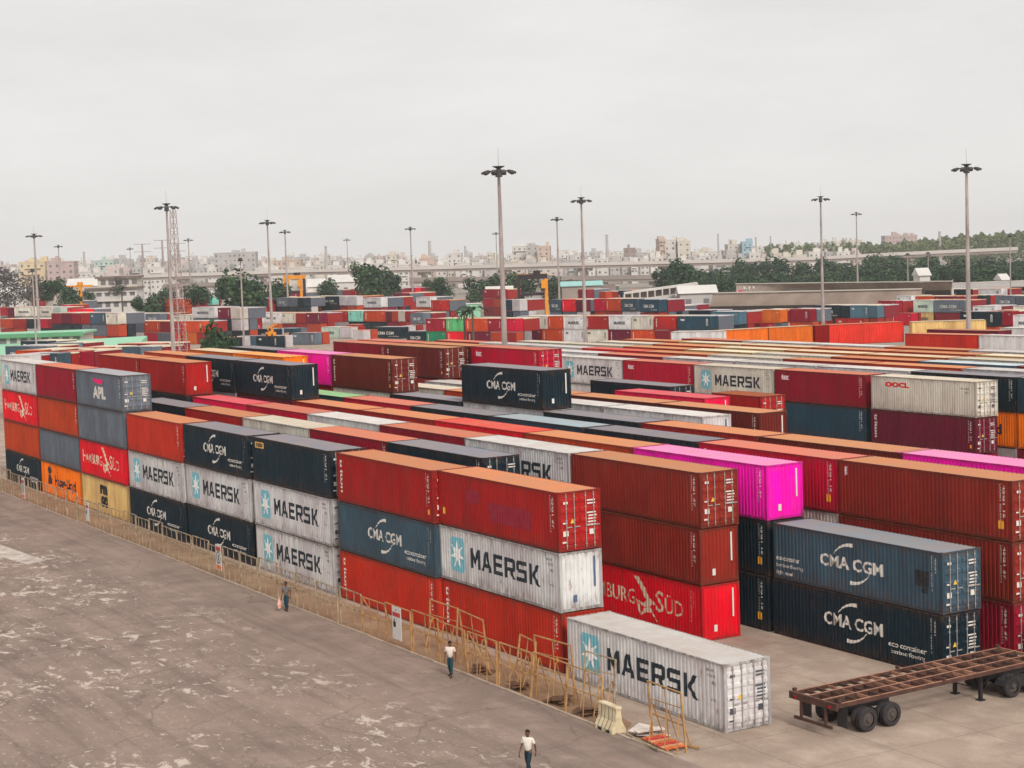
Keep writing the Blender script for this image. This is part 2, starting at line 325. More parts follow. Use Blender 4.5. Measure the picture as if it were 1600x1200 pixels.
MARKS = {
 'star': [('logo_panel', lay([rrect(1.15, 2.7, .57, 2.42)], 'logo_panel', off=.003), SKYB), ('logo', lay(star(1.92, 1.5, .8, .3), 'logo', off=.010), s2l((240, 240, 236))),
          ('lettering', lay(block_letters(), 'lettering', off=.004), NAVYC), ('serial_number', text_mesh([('MSKU 0912', 10.9, 11.5, 2.42, 2.56), ('428116 3', 11.0, 11.55, 2.2, 2.34), ('45G1', 11.3, 11.6, 1.9, 2.05), ('MAX GROSS', 11.2, 11.6, 1.2, 1.3)], 'serial_number'), NAVYC)],
 'arc': [('lettering', text_mesh([('CMA CGM', 3.95, 8.2, 1.2, 1.85, dict(bold=.022, space=1.0))]+ECO, 'lettering'), WHT),
         ('emblem', lay(arc(6.35, 1.05, 1.65, 1.5, 146, 88, .03, .2)+arc(5.7, 2.0, 1.65, 1.5, -34, -92, .03, .2), 'emblem'), WHT), ('serial_number', text_mesh(CODE, 'serial_number'), WHT)],
 'arcleft': [('lettering', text_mesh([('CMA CGM', 3.62, 8.2, 1.2, 1.82, dict(bold=.03, space=1.0)), ('eco container', .2, 2.0, 1.0, 1.25, dict(bold=.02)), ('bamboo flooring', .2, 2.3, .6, .85, dict(bold=.01)), ('light steel', .2, 1.45, .22, .46, dict(bold=.02))], 'lettering'), WHT),
         ('dark_patch', lay([rrect(10.35, 11.3, 1.15, 1.9, .02), rrect(10.8, 11.2, .85, 1.12, .02)], 'dark_patch'), s2l((24, 30, 36))), ('emblem', lay(arc(6.0, 1.05, 1.65, 1.5, 146, 88, .03, .2)+arc(5.9, 2.0, 1.65, 1.5, -34, -92, .03, .2), 'emblem'), WHT), ('serial_number', text_mesh(CODE, 'serial_number'), WHT)],  # dark rectangles laid flat on the side near its right end
 'bird': [('lettering', text_mesh([('H', .8, 1.5, 1.02, 2.05, dict(bold=.004)), ('AMBURG', 1.62, 6.1, 1.02, 1.85, dict(bold=.002)), ('S', 8.05, 8.75, .95, 2.1, dict(bold=.004)), ('ÜD', 8.9, 10.5, .98, 2.0, dict(bold=.004))], 'lettering'), s2l((232, 214, 188))),
          ('emblem', lay([[(6.0, 2.62), (6.5, 2.6), (7.1, 2.05), (7.45, 1.55), (7.1, 1.45), (6.6, 2.1)], [(6.2, 1.35), (6.9, 1.2), (7.4, 1.6), (7.8, 1.45), (7.5, 1.1), (6.9, 1.0)], [(6.2, 1.35), (6.5, 1.1), (6.6, .5), (6.3, .9)], [(6.6, .5), (7.1, .75), (7.6, .8), (8.3, .25), (7.5, 1.1), (6.9, .95)], [(7.8, 1.45), (8.1, 1.3), (7.8, 1.25)]], 'emblem'), s2l((232, 214, 188))),
          ('serial_number', text_mesh([('SUDU 837190 2', 11.15, 11.27, .9, 2.55, dict(rot=True, bold=.01)), ('45G1', 11.4, 11.5, 1.7, 2.5, dict(rot=True))], 'serial_number'), WHT)],
 'hl': [('lettering', text_mesh([('Hapag-Lloyd', 4.3, 10.6, .75, 1.9, dict(bold=.035))], 'lettering'), s2l((40, 42, 60))), ('emblem', lay([rrect(2.1, 3.3, 1.9, 2.55, .25), [(2.1, .95), (2.9, .95), (3.1, 1.8), (2.2, 1.85)], [(2.95, 1.0), (3.5, 1.1), (3.3, 1.6), (3.0, 1.5)]], 'emblem'), s2l((40, 42, 60)))],
 'm': [('lettering', text_mesh([('m', 4.9, 7.0, 1.62, 2.45, dict(bold=.12)), ('sc', 5.1, 6.9, .55, 1.5, dict(bold=.1))], 'lettering'), s2l((30, 34, 34)))],
 'apl': [('lettering', text_mesh([('APL', 4.6, 7.9, .75, 1.75, dict(bold=.05))], 'lettering'), WHT), ('emblem', lay([[(4.5, 2.35), (7.4, 2.35), (7.2, 2.0), (6.2, 1.95), (5.2, 2.05)]], 'emblem'), s2l((235, 20, 110))), ('serial_number', text_mesh(vert_code(3), 'serial_number'), WHT)],
 'oocl': [('lettering', text_mesh([('OOCL', 1.7, 4.6, 2.0, 2.45, dict(bold=.07))], 'lettering'), s2l((225, 30, 40))), ('serial_number', text_mesh([('OOLU 8816', 10.4, 11.4, 2.2, 2.35), ('45G1', 11.0, 11.4, 1.9, 2.05)], 'serial_number'), NAVYC)],
 'vt': [('lettering', text_mesh([('triton', .45, .8, .55, 2.55, dict(rot=True, bold=.03))], 'lettering'), WHT), ('serial_number', text_mesh(vert_code(5), 'serial_number'), WHT), ('hazard_label', lay([rrect(11.55, 11.75, .45, .72, .02)], 'hazard_label'), s2l((235, 170, 60)))],
 'mcol': [('serial_number', text_mesh(vert_code(8)+[('tex', .5, .75, 2.1, 2.6, dict(rot=True, bold=.03))], 'serial_number'), WHT), ('hazard_label', lay([rrect(11.3, 11.62, .55, .95, .03)], 'hazard_label'), s2l((240, 165, 40)))],
 'cap': [('lettering', text_mesh([('tex', .9, 2.0, 2.0, 2.5, dict(bold=.06))], 'lettering'), s2l((235, 210, 215))), ('serial_number', text_mesh(vert_code(11), 'serial_number'), WHT)],
 'yb': [('logo_panel', lay([rrect(.5, 1.9, 2.2, 2.6, .03)], 'logo_panel', off=.003), s2l((225, 175, 80))), ('lettering', text_mesh([('RED', .7, 1.7, 2.27, 2.53, dict(bold=.05)), ('caru 8', .6, 1.8, 1.9, 2.05)], 'lettering'), s2l((60, 60, 60))), ('serial_number', text_mesh(vert_code(2), 'serial_number'), WHT)],
 'serial': [('serial_number', text_mesh(vert_code(21), 'serial_number'), WHT)],
 'faded': [('faded_patch', lay([rrect(5.4, 9.6, .75, 1.75, .02), rrect(3.0, 4.6, 1.5, 2.2, .3)], 'faded_patch'), s2l((150, 14, 46))), ('serial_number', text_mesh(vert_code(21), 'serial_number'), WHT), ('hazard_label', lay([rrect(.5, .75, .6, .95, .03)], 'hazard_label'), s2l((240, 190, 60)))],
}
MDESC = {'star': 'with star panel and block letters', 'arc': 'with white lettering between two arcs', 'arcleft': 'with three-line text left of its arcs', 'bird': 'with cream capitals around a bird emblem',
 'hl': 'with dark lettering and emblem', 'm': 'with black rounded letters', 'apl': 'with white letters under a pink swoosh', 'oocl': 'with small red lettering', 'vt': 'with upright white lettering', 'cap': 'with small pale corner lettering',
 'yb': 'with yellow corner plate', 'mcol': 'with yellow label', 'serial': 'with upright serial code', 'faded': 'with darker faded rectangle', None: ''}
def plates_mesh():      # markings on a door end, two leaves
    items = []
    rn = random.Random(4)
    bm = bmesh.new()
    def quad(y0, y1, z0, z1, x=.018):
        vs = [bm.verts.new((x, y, z)) for y, z in ((y0, z0), (y1, z0), (y1, z1), (y0, z1))]; bm.faces.new(vs)
    for z in (2.35, 2.2, 1.75, 1.6, 1.45, 1.3, 1.15): quad(1.62+rn.random()*.1, 2.1+rn.random()*.1, z, z+.07)
    quad(1.75, 2.0, .72, .98); quad(.3, .55, 2.3, 2.42); quad(.25, .5, 1.35, 1.42); quad(.25, .55, .75, 1.0); quad(.2, .45, .42, .5)
    me = bpy.data.meshes.new('door_labels'); bm.to_mesh(me); bm.free(); me.materials.append(MARK); return me
ME_PLATES = plates_mesh()
ME_TRI = MB().face([(.02, .66, 1.35), (.02, .92, 1.35), (.02, .79, 1.58)]).mesh('warning_triangle', [MARK])
_b = bmesh.new()
for y0, y1, z0, z1 in ((1.95, 2.05, 1.1, 2.6), (.75, .95, .45, .8)): _b.faces.new([_b.verts.new((.004, y, z)) for y, z in ((y0, z0), (y1, z0), (y1, z1), (y0, z1))])
ME_ENDMARK = bpy.data.meshes.new('end_marks'); _b.to_mesh(ME_ENDMARK); _b.free(); ME_ENDMARK.materials.append(MARK)
ME_PINKSTICK = MB().face([(.062, .72, 1.95), (.062, 1.1, 1.95), (.062, 1.1, 2.3), (.062, .72, 2.3)]).mesh('sticker', [MARK])

def jit(c, a):
    l = s2l(c); k = 1+random.uniform(-a, a); return (min(1, l[0]*k), min(1, l[1]*k), min(1, l[2]*k), 1)
NCON = 0
def container(x, y, tier, colour, mark=None, end='door', label=None, group=None, worn=0, L=CL, rz=0, z=None, parts=2, jx=True):
    """parts: 2 = everything; 1 = walls, roof, frame"""
    global NCON; NCON += 1
    c1, c2 = COL[colour]
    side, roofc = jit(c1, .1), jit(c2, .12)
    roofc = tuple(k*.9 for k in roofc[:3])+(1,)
    if jx: x += random.uniform(-.05, .05); y += random.uniform(-.04, .04)
    t = empty('shipping_container', (x, y, (tier-1)*TIER if z is None else z), rz)
    tag(t, label, 'container', group)
    P = (PAINT, PAINTW, PAINTR)[worn]
    short = L < 8
    def part(name, me, m, col, loc=(0, 0, 0), r=0):
        o = bpy.data.objects.new(name, me); S.collection.objects.link(o); o.parent = t; o.location = loc; o.rotation_euler = (0, 0, r); o.color = col
        if not me.materials: me.materials.append(m)
        o.material_slots[0].link = 'OBJECT'; o.material_slots[0].material = m
        return o
    part('side_wall', ME_SIDE20 if short else ME_SIDE, P, side)
    part('side_wall', ME_SIDE20 if short else ME_SIDE, P, side, (L, CW, 0), math.pi)
    part('frame', ME_FRAME20 if short else ME_FRAME, PAINTR, tuple(k*.7 for k in side[:3])+(1,))  # rusty frame, also darkened to paint in the shaded gaps between tiers
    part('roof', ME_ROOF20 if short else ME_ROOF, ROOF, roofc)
    part('end_wall', ME_END, P, side, (0, CW, 0), math.pi)
    if end == 'door':
        for k in range(2):
            part('door', ME_DOOR, P, side, (L, .11+k*1.115, 0))
            if parts > 1:
                for yy in (.32, .78): part('lock_rod', ME_ROD, RODM, side, (L, .11+k*1.115+(yy if k == 0 else yy), 0))
        if parts > 1:
            part('door_labels', ME_PLATES, MARK, s2l((225, 218, 210)) if colour not in ('white', 'cream') else s2l((70, 75, 85)), (L, 0, 0))
            part('warning_triangle', ME_TRI, MARK, s2l((235, 190, 60)), (L, 0, 0))
    else:
        part('end_wall', ME_END, P, side, (L, 0, 0))
        if parts > 1: part('end_marks', ME_ENDMARK, MARK, WHT if colour not in ('white', 'cream') else s2l((80, 100, 130)), (L, 0, 0))
    if mark and not short:
        for nm, me, col in MARKS[mark]:
            part(nm, me, MARK, col)
    return t

# ---------------------------------------------------------------- ground, road
def sheet(name, pts, z, m, kind='structure'):
    o = MB().face([(x, y, z) for x, y in pts]).build(name, m); tag(o, kind=kind); return o
def ground_mat(name, c1, c2, c3, joints=0, patches=0):
    m = bpy.data.materials.new(name); m.use_nodes = True; t = m.node_tree; b = t.nodes['Principled BSDF']; b.inputs['Roughness'].default_value = .9; b.inputs['Specular IOR Level'].default_value = .15
    c = N(t, 'ShaderNodeTexCoord')
    def nz(scale, lo, hi, det=6, stretch=(1, 1, 1), rough=.6, dist=0, rz=0):
        mpp = N(t, 'ShaderNodeMapping'); mpp.inputs['Scale'].default_value = stretch; mpp.inputs['Rotation'].default_value = (0, 0, rz); t.links.new(c.outputs['Object'], mpp.inputs[0])
        n = N(t, 'ShaderNodeTexNoise'); n.inputs['Scale'].default_value = scale; n.inputs['Detail'].default_value = det; n.inputs['Roughness'].default_value = rough; n.inputs['Distortion'].default_value = dist
        t.links.new(mpp.outputs[0], n.inputs[0]); r = N(t, 'ShaderNodeMapRange'); r.inputs[1].default_value = lo; r.inputs[2].default_value = hi; t.links.new(n.outputs[0], r.inputs[0]); return r.outputs[0]
    def mixc(a, fac, col, k=1.0):
        if k != 1: mm = N(t, 'ShaderNodeMath', operation='MULTIPLY'); mm.inputs[1].default_value = k; t.links.new(fac, mm.inputs[0]); fac = mm.outputs[0]
        x = N(t, 'ShaderNodeMix', data_type='RGBA'); t.links.new(fac, x.inputs[0])
        if isinstance(a, tuple): x.inputs[6].default_value = a
        else: t.links.new(a, x.inputs[6])
        x.inputs[7].default_value = col; return x.outputs[2]
    a = mixc(c1, nz(.12, .35, .65), c2); a = mixc(a, nz(.5, .45, .75, 8), c3, .8); a = mixc(a, nz(7, .4, .8, 5), c3, .35)
    a = mixc(a, nz(.25, .5, .72, 8, (.18, 1, 1), .7, 0, R(-8)), tuple(k*.62 for k in c1[:3])+(1,), .55)
    a = mixc(a, nz(.9, .56, .7, 7, (.35, 1, 1), .7, 0, R(12)), tuple(k*.72 for k in c1[:3])+(1,), .4)
    if patches:
        p1 = nz(1.1, 0, 1, 10, (.7, 1.15, 1), .76, .5, R(25)); p2 = nz(.09, .3, .7, 4); ad = N(t, 'ShaderNodeMath', operation='MULTIPLY_ADD'); ad.inputs[1].default_value = .2; t.links.new(p2, ad.inputs[0]); t.links.new(p1, ad.inputs[2])
        mm = N(t, 'ShaderNodeMapRange'); mm.inputs[1].default_value = .668; mm.inputs[2].default_value = .695; t.links.new(ad.outputs[0], mm.inputs[0])
        vo = N(t, 'ShaderNodeTexVoronoi', feature='DISTANCE_TO_EDGE'); vo.inputs['Scale'].default_value = .16; wn = N(t, 'ShaderNodeTexNoise'); wn.inputs['Scale'].default_value = .9; wn.inputs['Detail'].default_value = 6; t.links.new(c.outputs['Object'], wn.inputs[0])
        va = N(t, 'ShaderNodeVectorMath', operation='MULTIPLY_ADD'); va.inputs[1].default_value = (1.6, 1.6, 0); t.links.new(wn.outputs['Color'], va.inputs[0]); t.links.new(c.outputs['Object'], va.inputs[2]); t.links.new(va.outputs[0], vo.inputs[0])
        cr = N(t, 'ShaderNodeMapRange'); cr.inputs[1].default_value = .012; cr.inputs[2].default_value = .0; t.links.new(vo.outputs['Distance'], cr.inputs[0]); a = mixc(a, cr.outputs[0], tuple(k*.4 for k in c1[:3])+(1,), .5)
        a = mixc(a, nz(.7, .5, .62, 6, (.06, 1.3, 1), .7, 0, R(3)), tuple(k*.6 for k in c1[:3])+(1,), .5); a = mixc(a, nz(.5, .52, .7, 7, (.08, 1, 1), .7, 0, R(-14)), tuple(min(1, k*1.35) for k in c1[:3])+(1,), .5)
        sx = N(t, 'ShaderNodeSeparateXYZ'); t.links.new(c.outputs['Object'], sx.inputs[0]); g1 = N(t, 'ShaderNodeMapRange'); g1.inputs[1].default_value = -6.5; g1.inputs[2].default_value = -11.0; t.links.new(sx.outputs[1], g1.inputs[0])
        m2 = N(t, 'ShaderNodeMath', operation='MULTIPLY'); t.links.new(mm.outputs[0], m2.inputs[0]); t.links.new(g1.outputs[0], m2.inputs[1])
        p3 = nz(3.2, .6, .64, 8, (.6, 1.3, 1), .7, .3, R(15)); m3 = N(t, 'ShaderNodeMath', operation='MULTIPLY'); t.links.new(p3, m3.inputs[0]); t.links.new(g1.outputs[0], m3.inputs[1])
        a = mixc(a, m3.outputs[0], s2l((190, 174, 160)), .6)
        a = mixc(a, m2.outputs[0], s2l((200, 186, 172)), .8)
    if joints:
        w = N(t, 'ShaderNodeTexBrick'); w.inputs['Scale'].default_value = 1; w.inputs['Mortar Size'].default_value = .025; w.inputs['Mortar Smooth'].default_value = .6; w.inputs['Brick Width'].default_value = 4.5; w.inputs['Row Height'].default_value = 4.5; w.offset = 0
        nn = N(t, 'ShaderNodeMapping'); nn.inputs['Rotation'].default_value = (0, 0, R(2)); t.links.new(c.outputs['Object'], nn.inputs[0]); t.links.new(nn.outputs[0], w.inputs[0])
        a = mixc(a, w.outputs['Fac'], tuple(k*.35 for k in c1[:3])+(1,), .7)
    t.links.new(a, b.inputs['Base Color'])
    return m
G_ROAD = ground_mat('worn_asphalt', s2l((142, 123, 112)), s2l((118, 102, 94)), s2l((160, 140, 128)), patches=1)
G_YARD = ground_mat('yard_concrete', s2l((164, 144, 130)), s2l((142, 124, 111)), s2l((190, 172, 155)), joints=1)
G_LAND = ground_mat('dusty_ground', s2l((150, 140, 130)), s2l((128, 122, 112)), s2l((165, 155, 145)))
G_DIRT = ground_mat('rusty_dirt', s2l((150, 120, 95)), s2l((128, 98, 76)), s2l((172, 145, 120)))
sheet('ground', [(-5000, -2500), (2500, -2500), (2500, 6500), (-5000, 6500)], -.012, G_LAND)
sheet('yard_pavement', [(-420, -3.62), (60, -3.62), (60, 150), (-420, 150)], -.004, G_YARD)
sheet('road', [(-420, -75), (75, -75), (75, -3.75), (12.6, -3.72), (-420, -3.72)], .002, G_ROAD)
sheet('verge', [(-140, -3.6), (9.8, -3.6), (8.5, -2.2), (-1, -.6), (-140, -.9)], .003, G_DIRT)
KERB = mat('kerb_concrete', s2l((178, 160, 144)), .9, 2, .6, s2l((120, 98, 80)))
k = MB(); x = -140
rk = random.Random(5)
while x < 12.4:
    l = rk.uniform(1.2, 1.8); k.box(x, x+l-.03, -3.74+rk.uniform(-.02, .02), -3.6, -.01, .07+rk.uniform(-.015, .02)); x += l
tag(k.build('kerb', KERB), kind='structure')
MARKW = mat('worn_road_paint', s2l((205, 196, 184)), .85, 1.4, 1, s2l((135, 118, 110)), detail=8)
q = [atz(-40, 851, 0), (atz(8, 850, 0)), atz(70, 875, 0), atz(20, 885, 0)]
sheet('painted_road_marking', [(p.x, p.y) for p in (atz(-30, 862, 0), atz(-8, 848, 0), atz(72, 876, 0), atz(44, 882, 0))], .007, MARKW)

# ---------------------------------------------------------------- the container stacks
ORD = ['', 'first', 'second', 'third', 'fourth', 'fifth', 'sixth', 'seventh', 'eighth', 'ninth', 'tenth', 'eleventh', 'twelfth', 'thirteenth', 'fourteenth', 'fifteenth', 'sixteenth', 'seventeenth', 'eighteenth']
FILL = []        # tiers wholly hidden inside the block
ALL = {}
def row(n, y, stacks, name=None):
    """stacks from right to left: (x0, y0 or None, [tiers bottom to top]); a tier is None or (colour, mark, end, worn[, length])"""
    rn = name or ('fence row' if n == 1 else ORD[n]+' row back')
    for i, (x0, yy, tiers) in enumerate(stacks):
        yy = y if yy is None else yy
        for t, s in enumerate(tiers, 1):
            if s is None: FILL.append((x0, yy, t)); continue
            if s == 0: continue
            col, mk, end, worn = s[:4]; L = s[4] if len(s) > 4 else CL
            tw = 'top' if t == len(tiers) else ORD[t]
            which = 'rightmost stack' if i == 0 else ORD[i+1]+' stack from right'
            md = (' '+MDESC[mk]) if mk else ''
            lab = '%s container%s, %s tier, %s, %s' % (ADJ[col], md, tw, which, rn)
            if len(lab.split()) > 16: lab = '%s container%s, %s tier, %s' % (ADJ[col], md, which, rn)
            if len(lab.split()) > 16: lab = '%s container, %s tier, %s, %s' % (ADJ[col], tw, which, rn)
            if len(tiers) == 1: lab = lab.replace(', top tier', ' on the ground')
            container(x0, yy, t, col, mk, end, lab, 'stacked shipping containers', worn, L, parts=2 if n < 15 else 1)
D, B = 'door', 'blind'
row(1, 0, [(0, 0, [('white', 'star', D, 1)]),
 (-12.9, .17, [('brickw', 'vt', B, 1), ('white', 'star', B, 2), ('brick', 'faded', D, 0)]),
 (-25.1, -.21, [('brickw', 'vt', B, 0), ('slate', 'arc', B, 0), ('brick', 'vt', D, 0)]),
 (-38.3, -.22, [('white', 'star', D, 2), ('white', 'star', D, 1), ('navy', 'yb', D, 0)]),
 (-51.2, -.31, [('navy', 'arc', B, 0), ('white', 'star', B, 1), ('navy', 'arc', D, 0)]),
 (-63.7, -.5, [('navy', 'arc', B, 0), ('white', 'star', B, 1), ('brickw', 'serial', D, 0)]),
 (-76.4, -.6, [('tan', 'm', B, 0), ('red', 'bird', B, 0), ('grey', None, B, 1), ('grey', 'apl', D, 0)]),
 (-88.9, -.6, [('orange', 'hl', B, 0), ('grey', None, B, 1), ('rust', 'serial', B, 0), ('maroon', 'serial', D, 0)]),
 (-101.4, -.6, [('navy', 'arc', B, 0), ('rust', None, B, 0), ('red', 'bird', B, 0), ('white', 'star', D, 2)])])
n_ = lambda c, m=None, e=B, w=0, L=CL: (c, m, e, w, L)
row(2, 4.68, [(-28.1, None, [None, None, n_('navy', 'serial', D)]), (-40.3, None, [None, None, n_('maroon', 'serial')]), (-52.2, None, [None, None, n_('cream', None, B, 1)]),
 (-64.6, None, [None, None, n_('brick')]), (-76.9, None, [None, None, n_('navy')])])
row(3, 9.31, [(-14.0, None, [n_('red', 'bird'), n_('brickm', 'serial'), n_('brickm', 'serial', D)]), (-26.3, None, [None, None, n_('white', 'star', B, 2)]), (-38.5, None, [None, None, n_('maroon')]),
 (-50.8, None, [None, None, n_('white')]), (-63.1, None, [None, None, n_('crimson')]), (-75.4, None, [None, None, n_('rose')]), (-88.0, 8.84, [None, None, n_('navy'), n_('brick', 'serial')]),
 (-100.4, 8.84, [None, None, n_('brick'), n_('brick', 'serial')])])
row(4, 13.49, [(-1.2, None, [n_('navy', 'arc', D), n_('slate', 'arcleft', D, 1)]), (-13.8, None, [n_('navy', 'mcol'), n_('navy', 'mcol'), n_('pink', 'serial')]),
 (-26.1, None, [None, None, n_('rust')]), (-38.3, None, [None, None, n_('red')]), (-50.6, None, [None, None, n_('brick')]), (-62.9, None, [None, None, n_('brick')]),
 (-75.1, 13.28, [None, None, n_('wine'), n_('navy', 'arc')]), (-87.5, 13.28, [None, None, None, n_('navy', 'arc')]), (-99.9, 13.28, [None, None, None, n_('rust')])])
row(5, 17.8, [(-.9, None, [n_('maroon', 'serial', D), n_('brickm', 'serial', D), n_('brickm', 'mcol', D)]), (-13.2, None, [None, n_('cream', None, B, 1), n_('crimson', 'mcol')]), (-25.6, None, [None, None, n_('navy')]),
 (-38, None, [None, None, n_('teal')]), (-50.3, None, [None, None, n_('navy')]), (-62.6, None, [None, None, n_('crimson')]), (-74.9, None, [None, None, n_('greenroof')]),
 (-87.3, None, [None, None, None, n_('orange')]), (-99.6, None, [None, None, None, n_('ochre')])])
row(6, 22.1, [(-1.3, None, [None, None, n_('pink')]), (-12.9, None, [None, None, n_('brickd')]), (-25.2, None, [None, None, n_('brick')]), (-37.6, None, [None, None, n_('navy')]),
 (-50.2, 22.34, [None, None, n_('white', None, B, 1), n_('navy', 'arc')]), (-62.6, None, [None, None, n_('navy')]), (-74.4, 22.26, [None, None, n_('cream'), n_('brickd', 'vt', D)]), (-86.8, 22.26, [None, None, None, n_('pink', 'serial')]), (-99.3, 22.26, [None, None, None, n_('navy')])])
row(7, 27.2, [(-37.5, None, [None, n_('white', None, B, 1), n_('white', None, B, 1)]), (-49.9, None, [None, None, n_('white', None, B, 1)]), (-62.2, None, [None, None, n_('rust')]), (-74.5, None, [None, None, n_('cream')])])
row(8, 31.2, [(-36.5, None, [None, n_('brick'), n_('brickd', 'serial')]), (-48.8, None, [None, None, n_('brickd')]), (-61.1, None, [None, None, n_('rust')]), (-73.4, None, [None, None, n_('white')]),
 (-85.0, 33, [None, None, None, n_('brickd', 'vt', D)]), (-97.3, 33, [None, None, None, n_('maroon', 'serial')])])
row(9, 36, [(-49.0, None, [None, None, n_('rose')]), (-73.3, 36.1, [None, None, None, n_('crimson', 'cap', D)]), (-85.6, 36.1, [None, None, None, n_('brickd', 'serial')]), (-98, 36.1, [None, None, None, n_('crimson')])])
row(10, 40.2, [(-40.6, 39.5, [None, n_('brick', 'serial', D, 0, 6.06), n_('brick', 'serial', D, 0, 6.06)]), (-60.3, 41, [None, None, n_('navy', None, D)])])
# beyond the aisle
row(11, 58.56, [(-43.3, None, [None, n_('wine', 'vt', D), n_('cream', 'oocl', D)]), (-56.2, None, [None, n_('teal', 'serial'), n_('maroon', 'cap')]), (-68.6, None, [None, n_('navy'), n_('cream', 'star')]),
 (-81.0, None, [None, n_('white'), n_('crimson', 'cap')]), (-93.4, None, [None, n_('white'), n_('white', 'star', B, 1)]), (-105.8, None, [None, None, n_('white')])])
row(12, 63.7, [(-31.6, None, [None, n_('orange', 'hl'), n_('teal', 'serial')]), (-43.9, None, [None, n_('orange', 'hl'), n_('navy', 'serial')]), (-56.3, None, [None, None, n_('white')]), (-68.7, None, [None, None, n_('white')]), (-81.1, None, [None, None, n_('white')]), (-93.5, None, [None, None, n_('maroon')]), (-106, None, [None, None, n_('white')]), (-118.4, None, [None, None, n_('white')])])
r13 = ['white', 'rust', 'rust', 'tan', 'red', 'white', 'white', 'cream']
row(13, 68.6, [(-42.5-12.4*i, None, [None, None, n_(c)]) for i, c in enumerate(['white', 'rust', 'brick', 'cream', 'rust', 'red', 'white', 'white', 'maroon'][0:9])])
row(14, 73.2, [(-40.5-12.4*i, None, [None, None, n_(c, None, D)]) for i, c in enumerate(['wine', 'blue', 'brick', 'cream', 'tan', 'rust', 'cream', 'cream'])])
row(15, 77.8, [(-41-12.4*i, None, [None, None, n_(c, None, D)]) for i, c in enumerate(['ochre', 'cream', 'ochre', 'ochre', 'tan', 'rust', 'cream'])])
row(16, 82.4, [(-42-12.4*i, None, [None, None, n_(c)]) for i, c in enumerate(['tan', 'tan', 'rust', 'rust', 'ochre', 'tan', 'rust'])])
row(17, 87.0, [(-60-12.4*i, None, [None, None, n_(c)]) for i, c in enumerate(['white', 'rust', 'white', 'white', 'maroon'])])

# tiers hidden inside the blocks, as one mass
fm = [mat('inner_paint_'+c, s2l(COL[c][0]), .6, 1.5, .4, (.05, .04, .035, 1)) for c in ('brick', 'navy', 'white', 'maroon', 'rust', 'grey')]
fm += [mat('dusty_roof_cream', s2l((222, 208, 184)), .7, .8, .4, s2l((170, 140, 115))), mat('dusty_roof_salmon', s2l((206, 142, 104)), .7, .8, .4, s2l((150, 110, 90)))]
mb = MB(); rf = random.Random(3)
for x0, y0, t in FILL:
    z = (t-1)*TIER; i = rf.choice((0, 0, 0, 1, 2, 3, 4, 5)); mb.box(x0+.09, x0+CL-.09, y0+.04, y0+CW-.04, z+.1, z+CH-.06, i)
    for xx in (x0, x0+CL-.2):
        for y1 in (y0, y0+CW-.2): mb.box(xx+.01, xx+.19, y1+.01, y1+.19, z, z+CH, i)
tag(mb.build('inner_container_tiers', fm), 'lower tiers of mixed containers hidden between the rows', 'container', kind='stuff')

# ---- far containers (a few pixels each): body with posts, rails and ribs + roof
def far_meshes(L=6.06):
    m = MB(); n = 14; p = (L-.3)/n
    for y0, s in ((.03, 1), (CW-.03, -1)):
        for i in range(n):
            b = .15+i*p; pts = [(b, 0), (b+p*.35, 0), (b+p*.5, .05), (b+p*.85, .05), (b+p, 0)]
            for j in range(4):
                (xa, da), (xb, db) = pts[j], pts[j+1]; m.face([(xa, y0+s*da, .1), (xb, y0+s*db, .1), (xb, y0+s*db, CH-.06), (xa, y0+s*da, CH-.06)])
    for x0 in (.05, L-.05): m.face([(x0, .05, .1), (x0, CW-.05, .1), (x0, CW-.05, CH-.06), (x0, .05, CH-.06)])
    for i in range(4): m.box(L-.05, L+.01, .35+i*.5, .41+i*.5, .15, CH-.15)
    for x0 in (0, L-.16):
        for y0 in (0, CW-.16): m.box(x0, x0+.16, y0, y0+.16, 0, CH)
    for y0 in (.005, CW-.085): m.box(.16, L-.16, y0, y0+.08, .01, .14); m.box(.16, L-.16, y0, y0+.08, CH-.1, CH-.005)
    a = m.mesh('container_body')
    m = MB().box(.06, L-.06, .09, CW-.09, CH-.09, CH-.015); return a, m.mesh('roof')
ME_FB, ME_FR = far_meshes(); ME_FB.materials.append(PAINT); ME_FR.materials.append(ROOF)
NFAR = 0
FARFILL = []
FARS = []
FM = [text_mesh([('CMA CGM', 1.2, 4.4, 1.0, 1.75, dict(bold=.02)), ('eco container', 3.4, 5.5, .45, .75)], 'lettering', True), text_mesh([('MAERSK', 1.4, 4.6, 1.1, 1.75, dict(bold=.03)), ('MSKU', 5.0, 5.6, 2.2, 2.45)], 'lettering', True),
      text_mesh([('triton', .5, .85, .6, 2.4, dict(rot=True, bold=.03)), ('TGHU 1', 5.1, 5.7, 2.1, 2.4)], 'lettering', True), text_mesh([('tex', .6, 1.4, 1.9, 2.4, dict(bold=.05)), ('45G1', 5.2, 5.6, .9, 2.4, dict(rot=True, bold=.02))], 'lettering', True)]
for _x in FM:
    for _v in _x.vertices: _v.co.y = .0
FARLAB = {}
